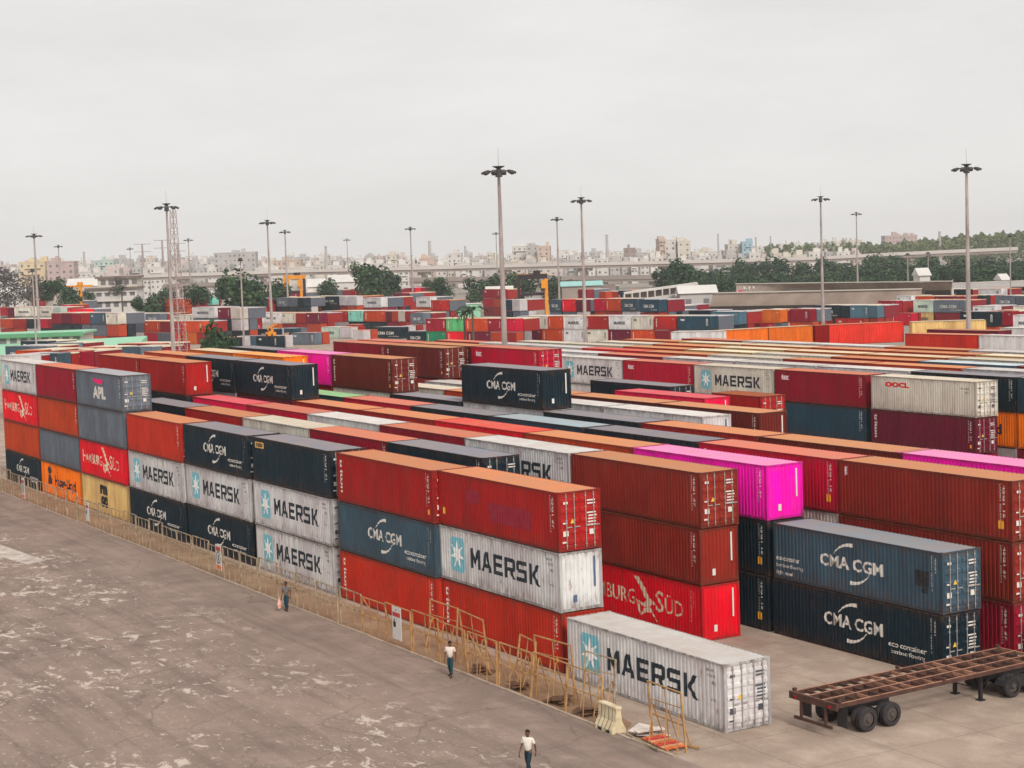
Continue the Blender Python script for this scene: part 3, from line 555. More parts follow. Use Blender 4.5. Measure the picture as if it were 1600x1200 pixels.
def far_row(desc, entries):
    """entries: (u1, u2, vtop, colour, tier of its top[, drop]) read off the photograph, left to right"""
    global NFAR
    seen = {}
    for e in entries: seen[e[3]] = seen.get(e[3], 0)+1
    cnt = {}
    for e in entries:
        u1, u2, v, col, t = e[:5]; drop = e[5] if len(e) > 5 else 0
        cnt[col] = cnt.get(col, 0)+1
        low = ' lower' if drop else ''
        lab = '%s%s %s container, %s' % ('only' if seen[col] == 1 else ORD[cnt[col]], low, ADJ[col], desc) if seen[col] > 1 else '%s%s container, %s' % (ADJ[col], low, desc)
        z = t*TIER; a = atz(u1, v, z); b = atz(u2, v, z)
        vis = (u2-u1)*(b-a).length**-1*(u2-u1)*(.6 if drop and v > 505 else 1)
        FARS.append((vis, len(FARS), a, b, z, col, t, drop, ' '.join(lab.split()[:16])))
def far_container(a, b, z, col, t, drop, lab):
    """the larger distant containers, each a thing of its own"""
    global NFAR
    d = (b-a); L = d.length*.985
    o = empty('shipping_container', (a.x, a.y, z-CH-drop*TIER), math.atan2(d.y, d.x)); o.scale = (L/6.06, 1, 1)
    tag(o, lab, 'container', 'distant containers across the yard')
    sc_ = random.random()
    if col in ('navy', 'teal', 'slate', 'grey'): mk_ = FM[0] if sc_ < .75 else FM[3]; mc = WHT
    elif col in ('white', 'cream', 'dirty', 'tan', 'mint'): mk_ = FM[1] if sc_ < .6 else FM[3]; mc = s2l((70, 74, 84))
    else: mk_ = FM[2] if sc_ < .7 else FM[3]; mc = s2l((232, 214, 205))
    link('lettering', mk_, None, o, mc)
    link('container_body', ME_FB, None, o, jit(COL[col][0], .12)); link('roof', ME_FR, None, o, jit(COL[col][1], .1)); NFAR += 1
def drop(desc, v, t, lst, d=0): far_row(desc, [(a, b, v, c, t, d) for a, b, c in lst])
drop('from left in the long distant row behind the near rows', 498, 2, [(665, 697, 'maroon'), (697, 727, 'lime'), (727, 762, 'rust'), (762, 783, 'maroon'), (784, 806, 'crimson')])
drop('from left in the distant row right of tall lamp mast', 494, 2, [(807, 823, 'white'), (824, 855, 'cream'), (856, 879, 'rust'), (880, 913, 'white'), (914, 950, 'brick'), (951, 986, 'white'), (987, 1020, 'cream'), (1022, 1056, 'brick'), (1058, 1111, 'teal')])
drop('from left under the long distant row left of mast', 498, 2, [(634, 664, 'navy'), (665, 696, 'green'), (697, 728, 'red'), (729, 765, 'wine'), (766, 783, 'rust'), (785, 806, 'brick')], 1)
drop('from left under the distant row right of mast', 494, 2, [(810, 846, 'wine'), (846, 878, 'rust'), (880, 913, 'white'), (914, 949, 'cream'), (951, 985, 'wine'), (985, 1022, 'rust'), (1023, 1045, 'maroon')], 1)
drop('from left beside the green and maroon far row', 489, 2, [(641, 662, 'grey')]); drop('under the grey one left of far maroon', 489, 2, [(641, 665, 'white')], 1)
far_row('at left foot of the long distant row', [(581, 628, 511, 'navy', 1), (629, 640, 509, 'slate', 1), (502, 529, 511, 'dirty', 1), (530, 549, 511, 'white', 1), (551, 568, 516, 'white', 1), (457, 484, 505, 'ochre', 1), (486, 499, 505, 'cream', 1), (541, 558, 507, 'brick', 1)])
drop('from left in the mint and orange distant row', 486, 2, [(501, 517, 'slate'), (518, 543, 'brick'), (544, 566, 'mint'), (568, 602, 'rust'), (603, 612, 'wine'), (612, 621, 'rust'), (622, 632, 'cream'), (633, 641, 'brick')])
drop('from left around the red pair, left-centre distance', 489, 2, [(303, 331, 'scarlet'), (333, 352, 'cream'), (353, 374, 'cream'), (375, 408, 'brick'), (409, 439, 'white'), (440, 461, 'cream'), (462, 477, 'brick'), (478, 500, 'wine')])
drop('from left underneath the red pair, left-centre distance', 489, 2, [(333, 374, 'white'), (375, 408, 'crimson'), (409, 425, 'cream'), (426, 440, 'ochre')], 1)
drop('from left in the left cluster behind tall mast', 502, 2, [(190, 205, 'brick'), (206, 224, 'grey'), (225, 249, 'rust'), (250, 266, 'maroon'), (271, 281, 'crimson'), (284, 317, 'rust')])
drop('from left under the left cluster behind tall mast', 502, 2, [(190, 205, 'red'), (206, 224, 'white'), (225, 244, 'crimson'), (245, 265, 'grey'), (271, 281, 'red'), (284, 306, 'ochre')], 1)
far_row('beside the green station roof at left', [(153, 168, 499, 'white', 2), (169, 185, 499, 'cream', 2), (153, 185, 499, 'grey', 2, 1), (188, 204, 490, 'cream', 2), (205, 226, 490, 'white', 2), (227, 250, 490, 'grey', 2), (252, 262, 489, 'rose', 2), (270, 302, 492, 'cream', 2)])
drop('from left in the maroon row above green roof', 498, 2, [(0, 19, 'rust'), (20, 36, 'brick'), (41, 56, 'navy'), (58, 75, 'crimson'), (76, 90, 'maroon'), (91, 107, 'wine'), (108, 125, 'maroon'), (126, 152, 'wine')])
drop('from left behind the maroon row at far left', 489, 3, [(80, 95, 'maroon'), (96, 110, 'wine'), (111, 125, 'maroon'), (126, 139, 'brick'), (140, 164, 'slate'), (165, 184, 'cream')])
far_row('from left near the white house, far left', [(0, 11, 480, 'crimson', 3), (12, 20, 480, 'wine', 3), (22, 53, 480, 'cream', 3), (60, 82, 480, 'cream', 3), (83, 94, 480, 'dirty', 3), (95, 104, 476, 'red', 3), (105, 135, 483, 'red', 3), (2, 32, 469, 'scarlet', 3), (33, 53, 467, 'brick', 3), (72, 120, 470, 'cream', 3), (121, 135, 468, 'brick', 3)])
far_row('from left in the high left-centre stacks', [(249, 292, 467, 'rust', 3), (303, 332, 464, 'mint', 3), (300, 335, 480, 'white', 3), (340, 359, 481, 'wine', 3), (360, 375, 481, 'cream', 3), (345, 374, 465, 'cream', 3), (376, 407, 466, 'teal', 3), (408, 417, 465, 'grey', 3), (418, 431, 464, 'crimson', 3), (432, 449, 465, 'grey', 3), (450, 464, 465, 'grey', 3), (465, 474, 465, 'navy', 3)])
far_row('from left in the high centre stacks before the trees', [(476, 499, 463, 'cream', 3), (500, 529, 463, 'navy', 3), (530, 541, 463, 'white', 3), (542, 557, 463, 'white', 3), (558, 566, 462, 'rust', 3), (568, 595, 465, 'white', 3), (596, 610, 464, 'wine', 3), (611, 629, 458, 'wine', 3), (630, 648, 457, 'red', 3), (650, 672, 464, 'white', 3), (673, 690, 469, 'brick', 3)])
far_row('from left at the very back before the trees', [(380, 401, 457, 'rose', 3), (402, 439, 456, 'brick', 3), (441, 465, 457, 'maroon', 3), (485, 510, 453, 'wine', 3), (511, 526, 453, 'grey', 3), (527, 555, 452, 'brick', 3), (566, 581, 449, 'cream', 3), (582, 588, 449, 'cream', 3), (589, 602, 452, 'slate', 3), (603, 619, 450, 'cream', 3), (620, 639, 449, 'tan', 3), (640, 649, 449, 'red', 3), (650, 662, 447, 'scarlet', 3)])
far_row('from left around the yellow gantry crane', [(754, 782, 452, 'maroon', 3), (754, 770, 452, 'crimson', 3, 1), (789, 799, 468, 'teal', 3), (800, 812, 468, 'white', 3), (858, 876, 468, 'slate', 3), (878, 899, 468, 'red', 3), (900, 910, 468, 'wine', 3), (925, 945, 467, 'crimson', 3), (946, 970, 467, 'rust', 3), (971, 995, 467, 'slate', 3), (999, 1030, 468, 'teal', 3), (859, 884, 475, 'navy', 2), (886, 903, 483, 'navy', 2), (915, 946, 473, 'mint', 2), (903, 917, 452, 'maroon', 3), (918, 935, 447, 'maroon', 3), (936, 946, 455, 'rust', 3), (950, 976, 454, 'teal', 3), (990, 1014, 484, 'rust', 2), (1022, 1055, 485, 'navy', 2), (1015, 1055, 478, 'brick', 2), (1058, 1075, 476, 'navy', 2)])
far_row('from left in the distant row right of centre', [(1076, 1110, 485, 'navy', 2), (1111, 1156, 487, 'blue', 2), (1114, 1144, 487, 'blue', 2, 1), (1157, 1177, 485, 'white', 2), (1178, 1220, 484, 'ochre', 2), (1222, 1265, 483, 'maroon', 2), (1157, 1210, 484, 'crimson', 2, 1), (1212, 1270, 483, 'rust', 2, 1), (1270, 1313, 477, 'navy', 2), (1314, 1327, 477, 'navy', 2), (1328, 1357, 477, 'blue', 2), (1358, 1371, 477, 'blue', 2), (1274, 1300, 477, 'brick', 2, 1), (1305, 1350, 477, 'brick', 2, 1)])
far_row('from left in the distant row at right', [(1372, 1400, 470, 'maroon', 2), (1401, 1424, 462, 'white', 2), (1392, 1424, 470, 'crimson', 2, 1), (1427, 1458, 469, 'dirty', 2), (1459, 1508, 469, 'grey', 2), (1427, 1458, 469, 'tan', 2, 1), (1375, 1449, 453, 'crimson', 2), (1450, 1510, 452, 'navy', 2), (1430, 1459, 463, 'rust', 2), (1460, 1496, 463, 'wine', 2), (1516, 1537, 461, 'navy', 2), (1556, 1586, 462, 'grey', 2), (1587, 1610, 462, 'grey', 2), (1540, 1582, 486, 'maroon', 2), (1580, 1610, 448, 'navy', 2)])
far_row('in the left corner beyond the fence stacks', [(92, 127, 549, 'maroon', 3), (62, 90, 552, 'slate', 3), (0, 44, 555, 'white', 3), (24, 60, 547.5, 'rust', 3), (117, 165, 543, 'brick', 2), (8, 45, 541, 'slate', 2), (46, 74, 541, 'grey', 2), (75, 115, 536, 'grey', 2), (32, 73, 533, 'navy', 2), (75, 112, 546, 'white', 2)])
far_row('left of the dark bushy tree', [(190, 218, 542, 'slate', 2), (219, 238, 542, 'grey', 2), (184, 250, 537, 'maroon', 2), (368, 400, 525, 'slate', 1), (401, 434, 525, 'navy', 1), (455, 492, 520, 'grey', 1), (402, 430, 514, 'navy', 1), (431, 458, 513, 'teal', 1), (350, 367, 527, 'navy', 1)])
far_row('right of the tall right mast', [(1513, 1565, 451, 'white', 2), (1500, 1556, 487, 'navy', 2), (1520, 1555, 478, 'white', 2), (1583, 1620, 478, 'cream', 2), (1583, 1620, 492, 'white', 2)])
# the angled rows right of centre, seen side on
def face_con(u1, v1, u2, v2, t, col, lab, mark=None, end=B):
    z = t*TIER; a = atz(u1, v1, z); b = atz(u2, v2, z); d = b-a
    o = container(a.x, a.y, t, col, mark, end, lab, 'containers in the angled far rows', L=CL, rz=math.atan2(d.y, d.x), z=z-CH, parts=1, jx=False); o.scale = (d.length/CL, 1, 1)
for (u1, v1, u2, v2, t, c, l) in [(1048, 518.5, 1130, 517, 3, 'white', 'white open-sided container at left end of the angled orange row'), (1132, 516, 1200, 512, 3, 'ochre', 'left ochre container of the long angled row'), (1201, 512, 1270, 508.5, 3, 'ochre', 'right ochre container of the angled row, beside red ones'),
  (1274, 508.5, 1294, 507.5, 3, 'brick', 'narrow red container face in the middle of the angled row'), (1295, 507.5, 1412, 502.5, 3, 'scarlet', 'long red container in the middle of the angled row'), (1424, 503, 1541, 499.5, 3, 'tan', 'long tan container at right end of the angled row'),
  (1414, 521, 1528, 523.5, 3, 'scarlet', 'red container in the lower angled row, right of the orange ones'), (1529, 523.5, 1640, 526, 3, 'white', 'pale grey container with dark logo at far right edge'), (1448, 514.5, 1560, 517, 3, 'wine', 'thin maroon container strip behind the lower red angled container'), (1562, 512, 1650, 513, 3, 'white', 'white container roof at right edge behind the angled rows')]:
    face_con(u1, v1, u2, v2, t, c, l)
FARS.sort(key=lambda e: -(e[3]-e[2]).length*FPX/(e[2]-CAMP).length*TIER*FPX/(e[2]-CAMP).length*(.7 if e[7] else 1))
KEEP = max(0, 300-NCON); REST = FARS[KEEP:]
for e in sorted(FARS[:KEEP], key=lambda e: e[1]): far_container(*e[2:])
FARFILL = [(e[2], e[3], e[6]-1-e[7]) for e in sorted(FARS, key=lambda e: e[1])]
mb = MB(); rf = random.Random(9)
rest_cols = sorted({e[5] for e in REST}); nb = len(fm)
fm2 = fm+[mat('far_paint_'+c, s2l(COL[c][0]), .7, .5, .3, (.05, .04, .035, 1)) for c in rest_cols]
for e in REST:
    a, b, z, col, t, dr = e[2:8]; d = (b-a); L = d.length*.985; q = Matrix.Rotation(math.atan2(d.y, d.x), 4, 'Z'); q.translation = Vector((a.x, a.y, z-CH-dr*TIER)); ci = nb+rest_cols.index(col)
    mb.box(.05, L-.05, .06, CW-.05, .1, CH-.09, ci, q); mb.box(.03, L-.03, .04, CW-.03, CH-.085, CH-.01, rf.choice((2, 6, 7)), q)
    for xx in (0, L-.2):
        for yy in (0, CW-.2): mb.box(xx, xx+.2, yy, yy+.2, 0, CH-.095, ci, q)
    for k in range(9): mb.box(.3+(L-.6)*k/9, .3+(L-.6)*k/9+.12, .0, .055, .15, CH-.15, ci, q)
for a, b, t in FARFILL:
    d = (b-a); L = d.length; q = Matrix.Rotation(math.atan2(d.y, d.x), 4, 'Z'); q.translation = Vector((a.x, a.y, 0)); i = rf.choice((0, 1, 2, 3, 4, 5))
    for k in range(t): mb.box(.05, L-.05, .12, CW-.06, k*TIER+.05, k*TIER+CH, rf.choice((0, 1, 2, 3, 4, 5)), q)
    for k in range(max(1, t)):      # rows behind, one tier lower than the row seen
        mb.box(.05, L*1.0, CW+.3, CW*2+.2, k*TIER+.05, k*TIER+CH, rf.choice((0, 0, 1, 2, 2, 3, 4, 5)), q)
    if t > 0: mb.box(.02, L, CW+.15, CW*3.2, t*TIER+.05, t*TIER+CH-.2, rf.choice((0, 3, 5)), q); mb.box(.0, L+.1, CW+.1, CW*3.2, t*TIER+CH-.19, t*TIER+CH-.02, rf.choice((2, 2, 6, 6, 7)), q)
tag(mb.build('distant_container_mass', fm2), 'mass of small mixed containers under and behind the distant rows', 'container', kind='stuff')

# ---------------------------------------------------------------- fence along the road
FEN = mat('weathered_fence_paint', s2l((190, 170, 142)), .8, 2.2, 1, s2l((96, 72, 54)), detail=7)
FENR = mat('rusty_fence_paint', s2l((196, 152, 100)), .8, 2.2, .9, s2l((124, 84, 52)), detail=7)
def fence_panel(W, H=2.15, mid=1.15, bars=2, m=FEN, brace=False, low=True):
    t = empty('fence_panel', (0, 0, 0))
    for x in (.03, W-.03): MB().box(x-.035, x+.035, -.035, .035, 0, H).build('post', m, t)
    for z in (H-.02, mid): MB().box(.07, W-.07, -.022, .022, z-.028, z+.028).build('rail', m, t)
    for i in range(bars):
        x = W*(i+1)/(bars+1); MB().box(x-.018, x+.018, -.017, .017, .02, H-.05).build('bar', m, t)
    if brace:
        MB().bar((.1, .05, H-.1), (W*.3, .9, 0), .04).bar((W*.9, .05, H-.1), (W*.72, .9, 0), .04).build('brace', m, t)
    return t
def copy_tree(o, parent=None):
    c = o.copy(); S.collection.objects.link(c); c.parent = parent
    for ch in list(o.children): copy_tree(ch, c)
    return c
protos = [fence_panel(2.9), fence_panel(2.9, 2.05, 1.1, 3), fence_panel(2.9, 2.2, 1.2, 1, FENR), fence_panel(2.9, 2.15, 1.1, 2, FENR, True)]
used = [False]*4
x = -112.0; i = 0; rp = random.Random(12)
marks_ = {-11: 'holding the tall white notice board', -36: 'holding the round pictogram notice'}
while x < 8:
    k = (0 if rp.random() < .6 else 1) if x < -16 else rp.choice((2, 2, 3))
    o = protos[k] if not used[k] else copy_tree(protos[k]); used[k] = True
    o.location = (x, -3.52+rp.uniform(-.05, .05), 0)
    o.rotation_euler = (R(rp.uniform(-2, 2)) if x < -9 else R(rp.uniform(-7, 3)), R(rp.uniform(-.8, .8)), R(rp.uniform(-1.5, 1.5)))
    o.scale = (1, 1, rp.uniform(.94, 1.05))
    side = 'below ' + ('the white single container' if x > -2 else 'the two rightmost three-high stacks' if x > -26 else 'the dark-topped fence stacks' if x > -52 else 'the far left fence stacks')
    n_from = int((8-x)//2.9)+1
    tag(o, '%s fence panel, number %d from the white barrier, %s' % ('rusty yellow' if k > 1 else 'pale weathered', n_from, side), 'fence', 'fence panels along the road kerb')
    x += 2.93; i += 1
# loose frames leaning behind the fence
specs = [(-9.6, -2.5, 0, 2.6, 3.0, 'tall rusty frame behind the fence, left of the man by the fence'), (-5.9, -2.4, -6, 2.7, 3.0, 'tall rusty frame behind the fence just right of the man'),
 (-1.2, -2.3, -8, 2.2, 2.0, 'low orange frame leaning behind the fence before the red stack'), (1.6, -2.7, 4, 2.75, 2.9, 'tall frame standing before the gap beside the white container'), (5.2, -2.6, 3, 2.6, 2.3, 'dark topped frame in front of the pale star panel'), (11.0, -2.9, -2, 2.5, 2.5, 'tall rusty frame standing at the fence end beside the debris')]
for j, (x, y, rz, H, W, lab) in enumerate(specs):
    t = fence_panel(W, H, H*.45, 1, FENR if j != 4 else FEN); t.name = 'barricade_frame'; t.location = (x, y, 0); t.rotation_euler = (R((-4, 5, -9, 3, -5, 4)[j]), 0, R(rz))
    MB().bar((.05, 0, H*.7), (W-.05, 0, H*.74), .035).build('rail', FENR, t)
    for xx in (.1*W, .55*W, .9*W): MB().bar((xx, .03, H*.62), (xx-.25, .55, 0), .04).bar((xx, -.03, H*.62), (xx+.25, -.5, 0), .04).build('stay', FENR, t)
    tag(t, lab, 'barricade', 'loose frames behind the fence')

# ---- notices on the fence
SW, SRED, SBLK, SOR = mat('sign_white', s2l((215, 212, 206)), .6, 2, .3, s2l((150, 140, 130))), mat('sign_red', s2l((190, 60, 60)), .6), mat('sign_black', s2l((35, 35, 38)), .6), mat('sign_orange', s2l((225, 110, 60)), .6)
def notice(x, w, z0, z1, lab, style):
    t = empty('notice_board', (x, -3.62, 0)); tag(t, lab, 'sign', 'notice boards on the fence')
    MB().box(0, w, -.03, 0, z0, z1).build('board', SW, t); H = z1-z0
    if style == 0:
        MB().box(w*.08, w*.92, -.036, -.031, z1-H*.3, z1-H*.17).build('header_band', SRED, t)
        a = MB(); a.face([(w*.46+.05*math.cos(i*.785), -.034, z1-H*.1+.05*math.sin(i*.785)) for i in range(8)]); a.build('emblem', SBLK, t)
        a = MB(); c = z1-H*.5
        a.face([(w*.25+.06*math.cos(i*.785), -.034, c+.16+.07*math.sin(i*.785)) for i in range(8)]); a.box(w*.12, w*.4, -.035, -.032, c-.22, c+.08); a.build('pictogram', SBLK, t)
    else:
        MB().box(w*.08, w*.92, -.036, -.031, z1-H*.24, z1-H*.08).build('header_band', SRED, t)
        a = MB(); c = z1-H*.5
        for i in range(16):
            p, q = i*math.pi/8, (i+1)*math.pi/8; a.face([(w/2+r_*math.cos(g), -.034, c+r_*1.15*math.sin(g)) for r_, g in ((w*.3, p), (w*.38, p), (w*.38, q), (w*.3, q))])
        a.box(w*.42, w*.58, -.036, -.032, c-w*.22, c+w*.2); a.build('pictogram', SBLK, t)
        MB().box(w*.1, w*.9, -.036, -.031, z0+H*.03, z0+H*.2).build('footer_band', SOR, t)
notice(-11.4, 1.0, .42, 2.15, 'tall white notice with red band on the rusty fence, right of the walkers', 0)
notice(-36.9, .95, .5, 2.15, 'notice with round pictogram on the fence below the dark containers', 1)
notice(-65.3, .8, .4, 1.9, 'small white notice on the fence before the tan container', 0)
notice(-84.3, .9, .2, 2.0, 'small pale notice on the fence at far left', 1)

# ---------------------------------------------------------------- plastic barrier and debris
BAR = mat('scuffed_plastic', s2l((222, 208, 176)), .6, 3, .8, s2l((170, 145, 105)))
t = empty('water_filled_barrier', (8.1, -3.5, 0), R(-2)); tag(t, 'cream plastic water-filled barrier standing at the end of the fence', 'barrier')
m = MB(); prof_ = [(-.34, 0), (-.34, .16), (-.16, .5), (-.11, 1.05), (.11, 1.05), (.16, .5), (.34, .16), (.34, 0)]
xs = [0, .22, .26, .5, .54, .8, .84, 1.1, 1.14, 1.4]
for i in range(len(xs)-1):
    g = .04 if i % 2 else 0
    for a in range(7):
        (y0, z0), (y1, z1) = prof_[a], prof_[a+1]; k0 = (abs(y0)-g)*(1 if y0 > 0 else -1); k1 = (abs(y1)-g)*(1 if y1 > 0 else -1)
        m.face([(xs[i], k0, z0), (xs[i+1], k0, z0), (xs[i+1], k1, z1), (xs[i], k1, z1)])
for xx in (0, 1.4): m.face([(xx, y, z) for y, z in prof_])
m.build('barrier_body', BAR, t)
MB().box(-.04, 1.44, -.15, .15, 1.05, 1.12).build('cap', BAR, t)
for xx in (.25, .9): MB().box(xx, xx+.28, -.345, -.3, .0, .12).build('forklift_slot', SBLK, t)
DEB = mat('sun_bleached_sheet', s2l((220, 212, 205)), .7, 3, .5, s2l((170, 120, 90)))
def sheetpile(name, x, y, m, lab, cat, n, seed, w=.9):
    t = empty(name, (x, y, 0)); tag(t, lab, cat); rr = random.Random(seed)
    for i in range(n):
        q = Matrix.Translation((rr.uniform(-.5, .5), rr.uniform(-.3, .3), .05+.05*i)) @ Matrix.Rotation(rr.uniform(0, 3), 4, 'Z') @ Matrix.Rotation(rr.uniform(-.12, .12), 4, 'X')
        MB().box(-w*.7, w*.7, -w*.35, w*.35, 0, .025, 0, q).build('sheet', m, t)
    return t
sheetpile('sheet_stack', 10.1, -2.75, DEB, 'pale broken sheets lying behind the cream barrier', 'debris', 5, 2)
t = empty('crate_lattice', (12.0, -3.0, 0), R(-6)); tag(t, 'orange and red slatted frame lying flat at the fence end', 'debris')
for i in range(7):
    MB().box(-1.0+i*.3, -.82+i*.3, -.5, .5, .1, .14).build('slat', mat('orange_slat', s2l(((232, 110, 50), (220, 60, 60), (225, 160, 110))[i % 3]), .7, 4, .5), t)
for y in (-.45, 0, .42): MB().box(-1.1, 1.1, y-.03, y+.03, .04, .095).build('runner', FENR, t)
t = empty('steel_bar', (9.9, -3.45, .05), R(-8)); tag(t, 'long rusty bar lying along the kerb by the debris', 'debris'); MB().bar((0, 0, 0), (2.9, 0, .05), .07).build('bar', FEN, t)
t = empty('steel_bar', (12.6, -2.6, .05), R(20)); tag(t, 'short rusty bar lying right of the orange slats', 'debris'); MB().bar((0, 0, 0), (.9, 0, .04), .07).build('bar', FENR, t)
rr = random.Random(3)
for j, (x, y) in enumerate([(-3.5, -2.7), (.5, -2.9), (3.6, -2.8), (6.3, -2.9)]):
    o = sheetpile('scrap_heap', x, y, mat('scrap', s2l((120, 84, 60)), .9, 4, .8, s2l((60, 45, 38))), 'low heap of rusty scrap behind the fence, %s from the left' % ORD[j+1], 'debris', 5, 20+j, .6)
    o['group'] = 'scrap heaps behind the fence'

# ---------------------------------------------------------------- people
def skinned(name, verts, edges, m, parent, root=0, sub=1):
    me = bpy.data.meshes.new(name); me.from_pydata([v[0] for v in verts], edges, [])
    o = bpy.data.objects.new('tmp_skin', me); S.collection.objects.link(o)
    md = o.modifiers.new('Skin', 'SKIN'); md.use_smooth_shade = True
    if not me.skin_vertices:
        pass
    for i, v in enumerate(verts):
        r = v[1]; me.skin_vertices[0].data[i].radius = (r, r) if not isinstance(r, tuple) else r; me.skin_vertices[0].data[i].use_root = (i == root)
    o.modifiers.new('Sub', 'SUBSURF').levels = sub; o.modifiers['Sub'].render_levels = sub
    dg = bpy.context.evaluated_depsgraph_get(); m2 = bpy.data.meshes.new_from_object(o.evaluated_get(dg)); m2.name = name
    bpy.data.objects.remove(o); m2.materials.clear(); m2.materials.append(m)
    for p in m2.polygons: p.use_smooth = True
    return link(name, m2, None, parent)
SKIN = mat('brown_skin', s2l((104, 68, 50)), .6); HAIR = mat('black_hair', s2l((24, 20, 20)), .7); SHOE = mat('dark_shoe', s2l((45, 38, 36)), .7)
def person(x, y, face, shirt, trousers, lab, stride=.3, arm=.25, scale=1.0, bend=0.35):
    """faces +x locally; stride = half step, arm = swing"""
    t = empty('person', (x, y, 0), face, scale); tag(t, lab, 'person')
    st = stride
    J = {'pel': (0, 0, .96), 'spi': (0, 0, 1.14), 'che': (.01, 0, 1.34), 'nek': (.0, 0, 1.48), 'hb': (.02, 0, 1.56), 'hd': (.03, 0, 1.655)}
    def leg(s, k):   # k +1 forward, -1 back
        hip = (0, s*.09, .93); ank = (k*st*.9, s*.09, .09 if k > 0 else .14); kn = ((k*st*.5)+.07, s*.095, .5)
        return hip, kn, ank, (ank[0]+.17, s*.1, .035 if k > 0 else .06)
    def arml(s, k):
        sh = (0, s*.19, 1.41); el = (k*arm*.4-.02, s*.25, 1.14); wr = (k*arm+.05, s*.25, .9)
        return sh, el, wr
    V = [(J['pel'], (.1, .08)), (J['spi'], (.1, .075)), (J['che'], (.11, .08)), (J['nek'], .052), (J['hb'], .07), (J['hd'], (.085, .095)), ((.035, 0, 1.71), .07), ((.115, 0, 1.63), .018)]
    Eg = [(0, 1), (1, 2), (2, 3), (3, 4), (4, 5), (5, 6), (5, 7)]
    for s, k in ((1, 1), (-1, -1)):
        h, kn, an, to = leg(s, k); n = len(V); V += [(h, .095), (kn, .062), (an, .042), (to, .04)]; Eg += [(0, n), (n, n+1), (n+1, n+2), (n+2, n+3)]
        sh, el, wr = arml(s, -k); n = len(V); V += [(sh, .062), (el, .042), (wr, .028), ((wr[0]+.02, wr[1], wr[2]-.08), (.04, .02))]; Eg += [(2, n), (n, n+1), (n+1, n+2), (n+2, n+3)]
        pb = Vector(V[n+3][0])
        for f, (dx, ln) in enumerate(((-.03, .075), (-.01, .085), (.01, .08), (.028, .062))):
            a = len(V); V += [(tuple(pb+Vector((dx, 0, -.03))), .011), (tuple(pb+Vector((dx*1.1, -s*.012, -.03-ln*.6))), .0095), (tuple(pb+Vector((dx*1.1+.004, -s*.03, -.03-ln))), .008)]; Eg += [(n+3, a), (a, a+1), (a+1, a+2)]
        a = len(V); V += [(tuple(pb+Vector((.045, -s*.015, .02))), .012), (tuple(pb+Vector((.062, -s*.025, -.03))), .0095)]; Eg += [(n+3, a), (a, a+1)]
    skinned('body', V, Eg, SKIN, t)
    h1, h2 = leg(1, 1), leg(-1, -1)
    P = [((0, 0, .95), (.15, .13)), ((0, 0, 1.03), (.145, .125))]; E2 = [(0, 1)]
    for s, L_ in ((1, h1), (-1, h2)):
        n = len(P); an = Vector(L_[2]); P += [(L_[0], .11), (L_[1], .08), (tuple(an+Vector((0, 0, .03))), .066)]; E2 += [(0, n), (n, n+1), (n+1, n+2)]
    skinned('trousers', P, E2, trousers, t)
    P = [((0, 0, .9), (.165, .14)), ((0, 0, 1.14), (.16, .135)), ((.005, 0, 1.36), (.175, .14)), ((0, 0, 1.48), .085)]; E2 = [(0, 1), (1, 2), (2, 3)]
    for s, k in ((1, -1), (-1, 1)):
        sh, el, wr = arml(s, k); n = len(P); mid = tuple((Vector(sh)*.25+Vector(el)*.75)); P += [(sh, .085), (mid, .068)]; E2 += [(2, n), (n, n+1)]
    skinned('shirt', P, E2, shirt, t)
    for L_ in (h1, h2):
        an, to = Vector(L_[2]), Vector(L_[3]); skinned('shoe', [(tuple(an+Vector((-.03, 0, -.03))), .05), (tuple(to), .045), (tuple(to+Vector((.05, 0, -.005))), .035)], [(0, 1), (1, 2)], SHOE, t)
    m = MB()           # hair cap
    rings = 6
    for i in range(rings):
        for j in range(14):
            q = []
            for (a, b) in ((i, j), (i, j+1), (i+1, j+1), (i+1, j)):
                th = a/rings*R(105); ph = b/14*2*math.pi
                cut = 1.0 if math.cos(ph) < .2 else .62
                th *= cut; q.append((.018+.112*math.sin(th)*math.cos(ph), .1*math.sin(th)*math.sin(ph), 1.672+.112*math.cos(th)))
            m.face(q)
    m.build('hair', HAIR, t)
    for s in (1, -1):
        MB().tube((.03, s*.088, 1.63), (.03, s*.1, 1.64), .022, .026, 8).build('ear', SKIN, t)
        MB().tube((.108, s*.032, 1.665), (.115, s*.032, 1.665), .011, .009, 8).build('eye', HAIR, t)
    MB().box(.105, .113, -.024, .024, 1.588, 1.597).build('mouth', SHOE, t)
    return t
SH1, SH2, SH3 = mat('cream_shirt', s2l((222, 208, 196)), .8, 6, .3, s2l((170, 150, 140))), mat('grey_shirt', s2l((118, 112, 108)), .8, 8, .6, s2l((60, 60, 62))), mat('white_shirt', s2l((226, 220, 208)), .8, 5, .3, s2l((180, 165, 150)))
TR1, TR2 = mat('dark_teal_trousers', s2l((28, 62, 72)), .8), mat('navy_trousers', s2l((24, 46, 58)), .8)
BAGM = mat('pink_plastic_bag', s2l((232, 165, 145)), .6, 6, .4, s2l((225, 215, 210)))
person(-3.66, -4.42, R(-48), SH1, TR1, 'man in cream shirt and dark trousers walking beside the rusty fence', .2, .12, .99)
person(-23.6, -4.42, R(-52), SH2, TR1, 'man in grey shirt carrying a pink bag along the fence', .1, .08, .97)
person(12.19, -9.6, R(-62), SH3, TR2, 'man in white shirt and navy trousers walking on the road at bottom', .25, .2, 1.02)
t = empty('carrier_bag', (-23.82, -4.78, .18), R(-50)); tag(t, 'pink and white carrier bag held by the man in grey', 'bag')
m = MB()
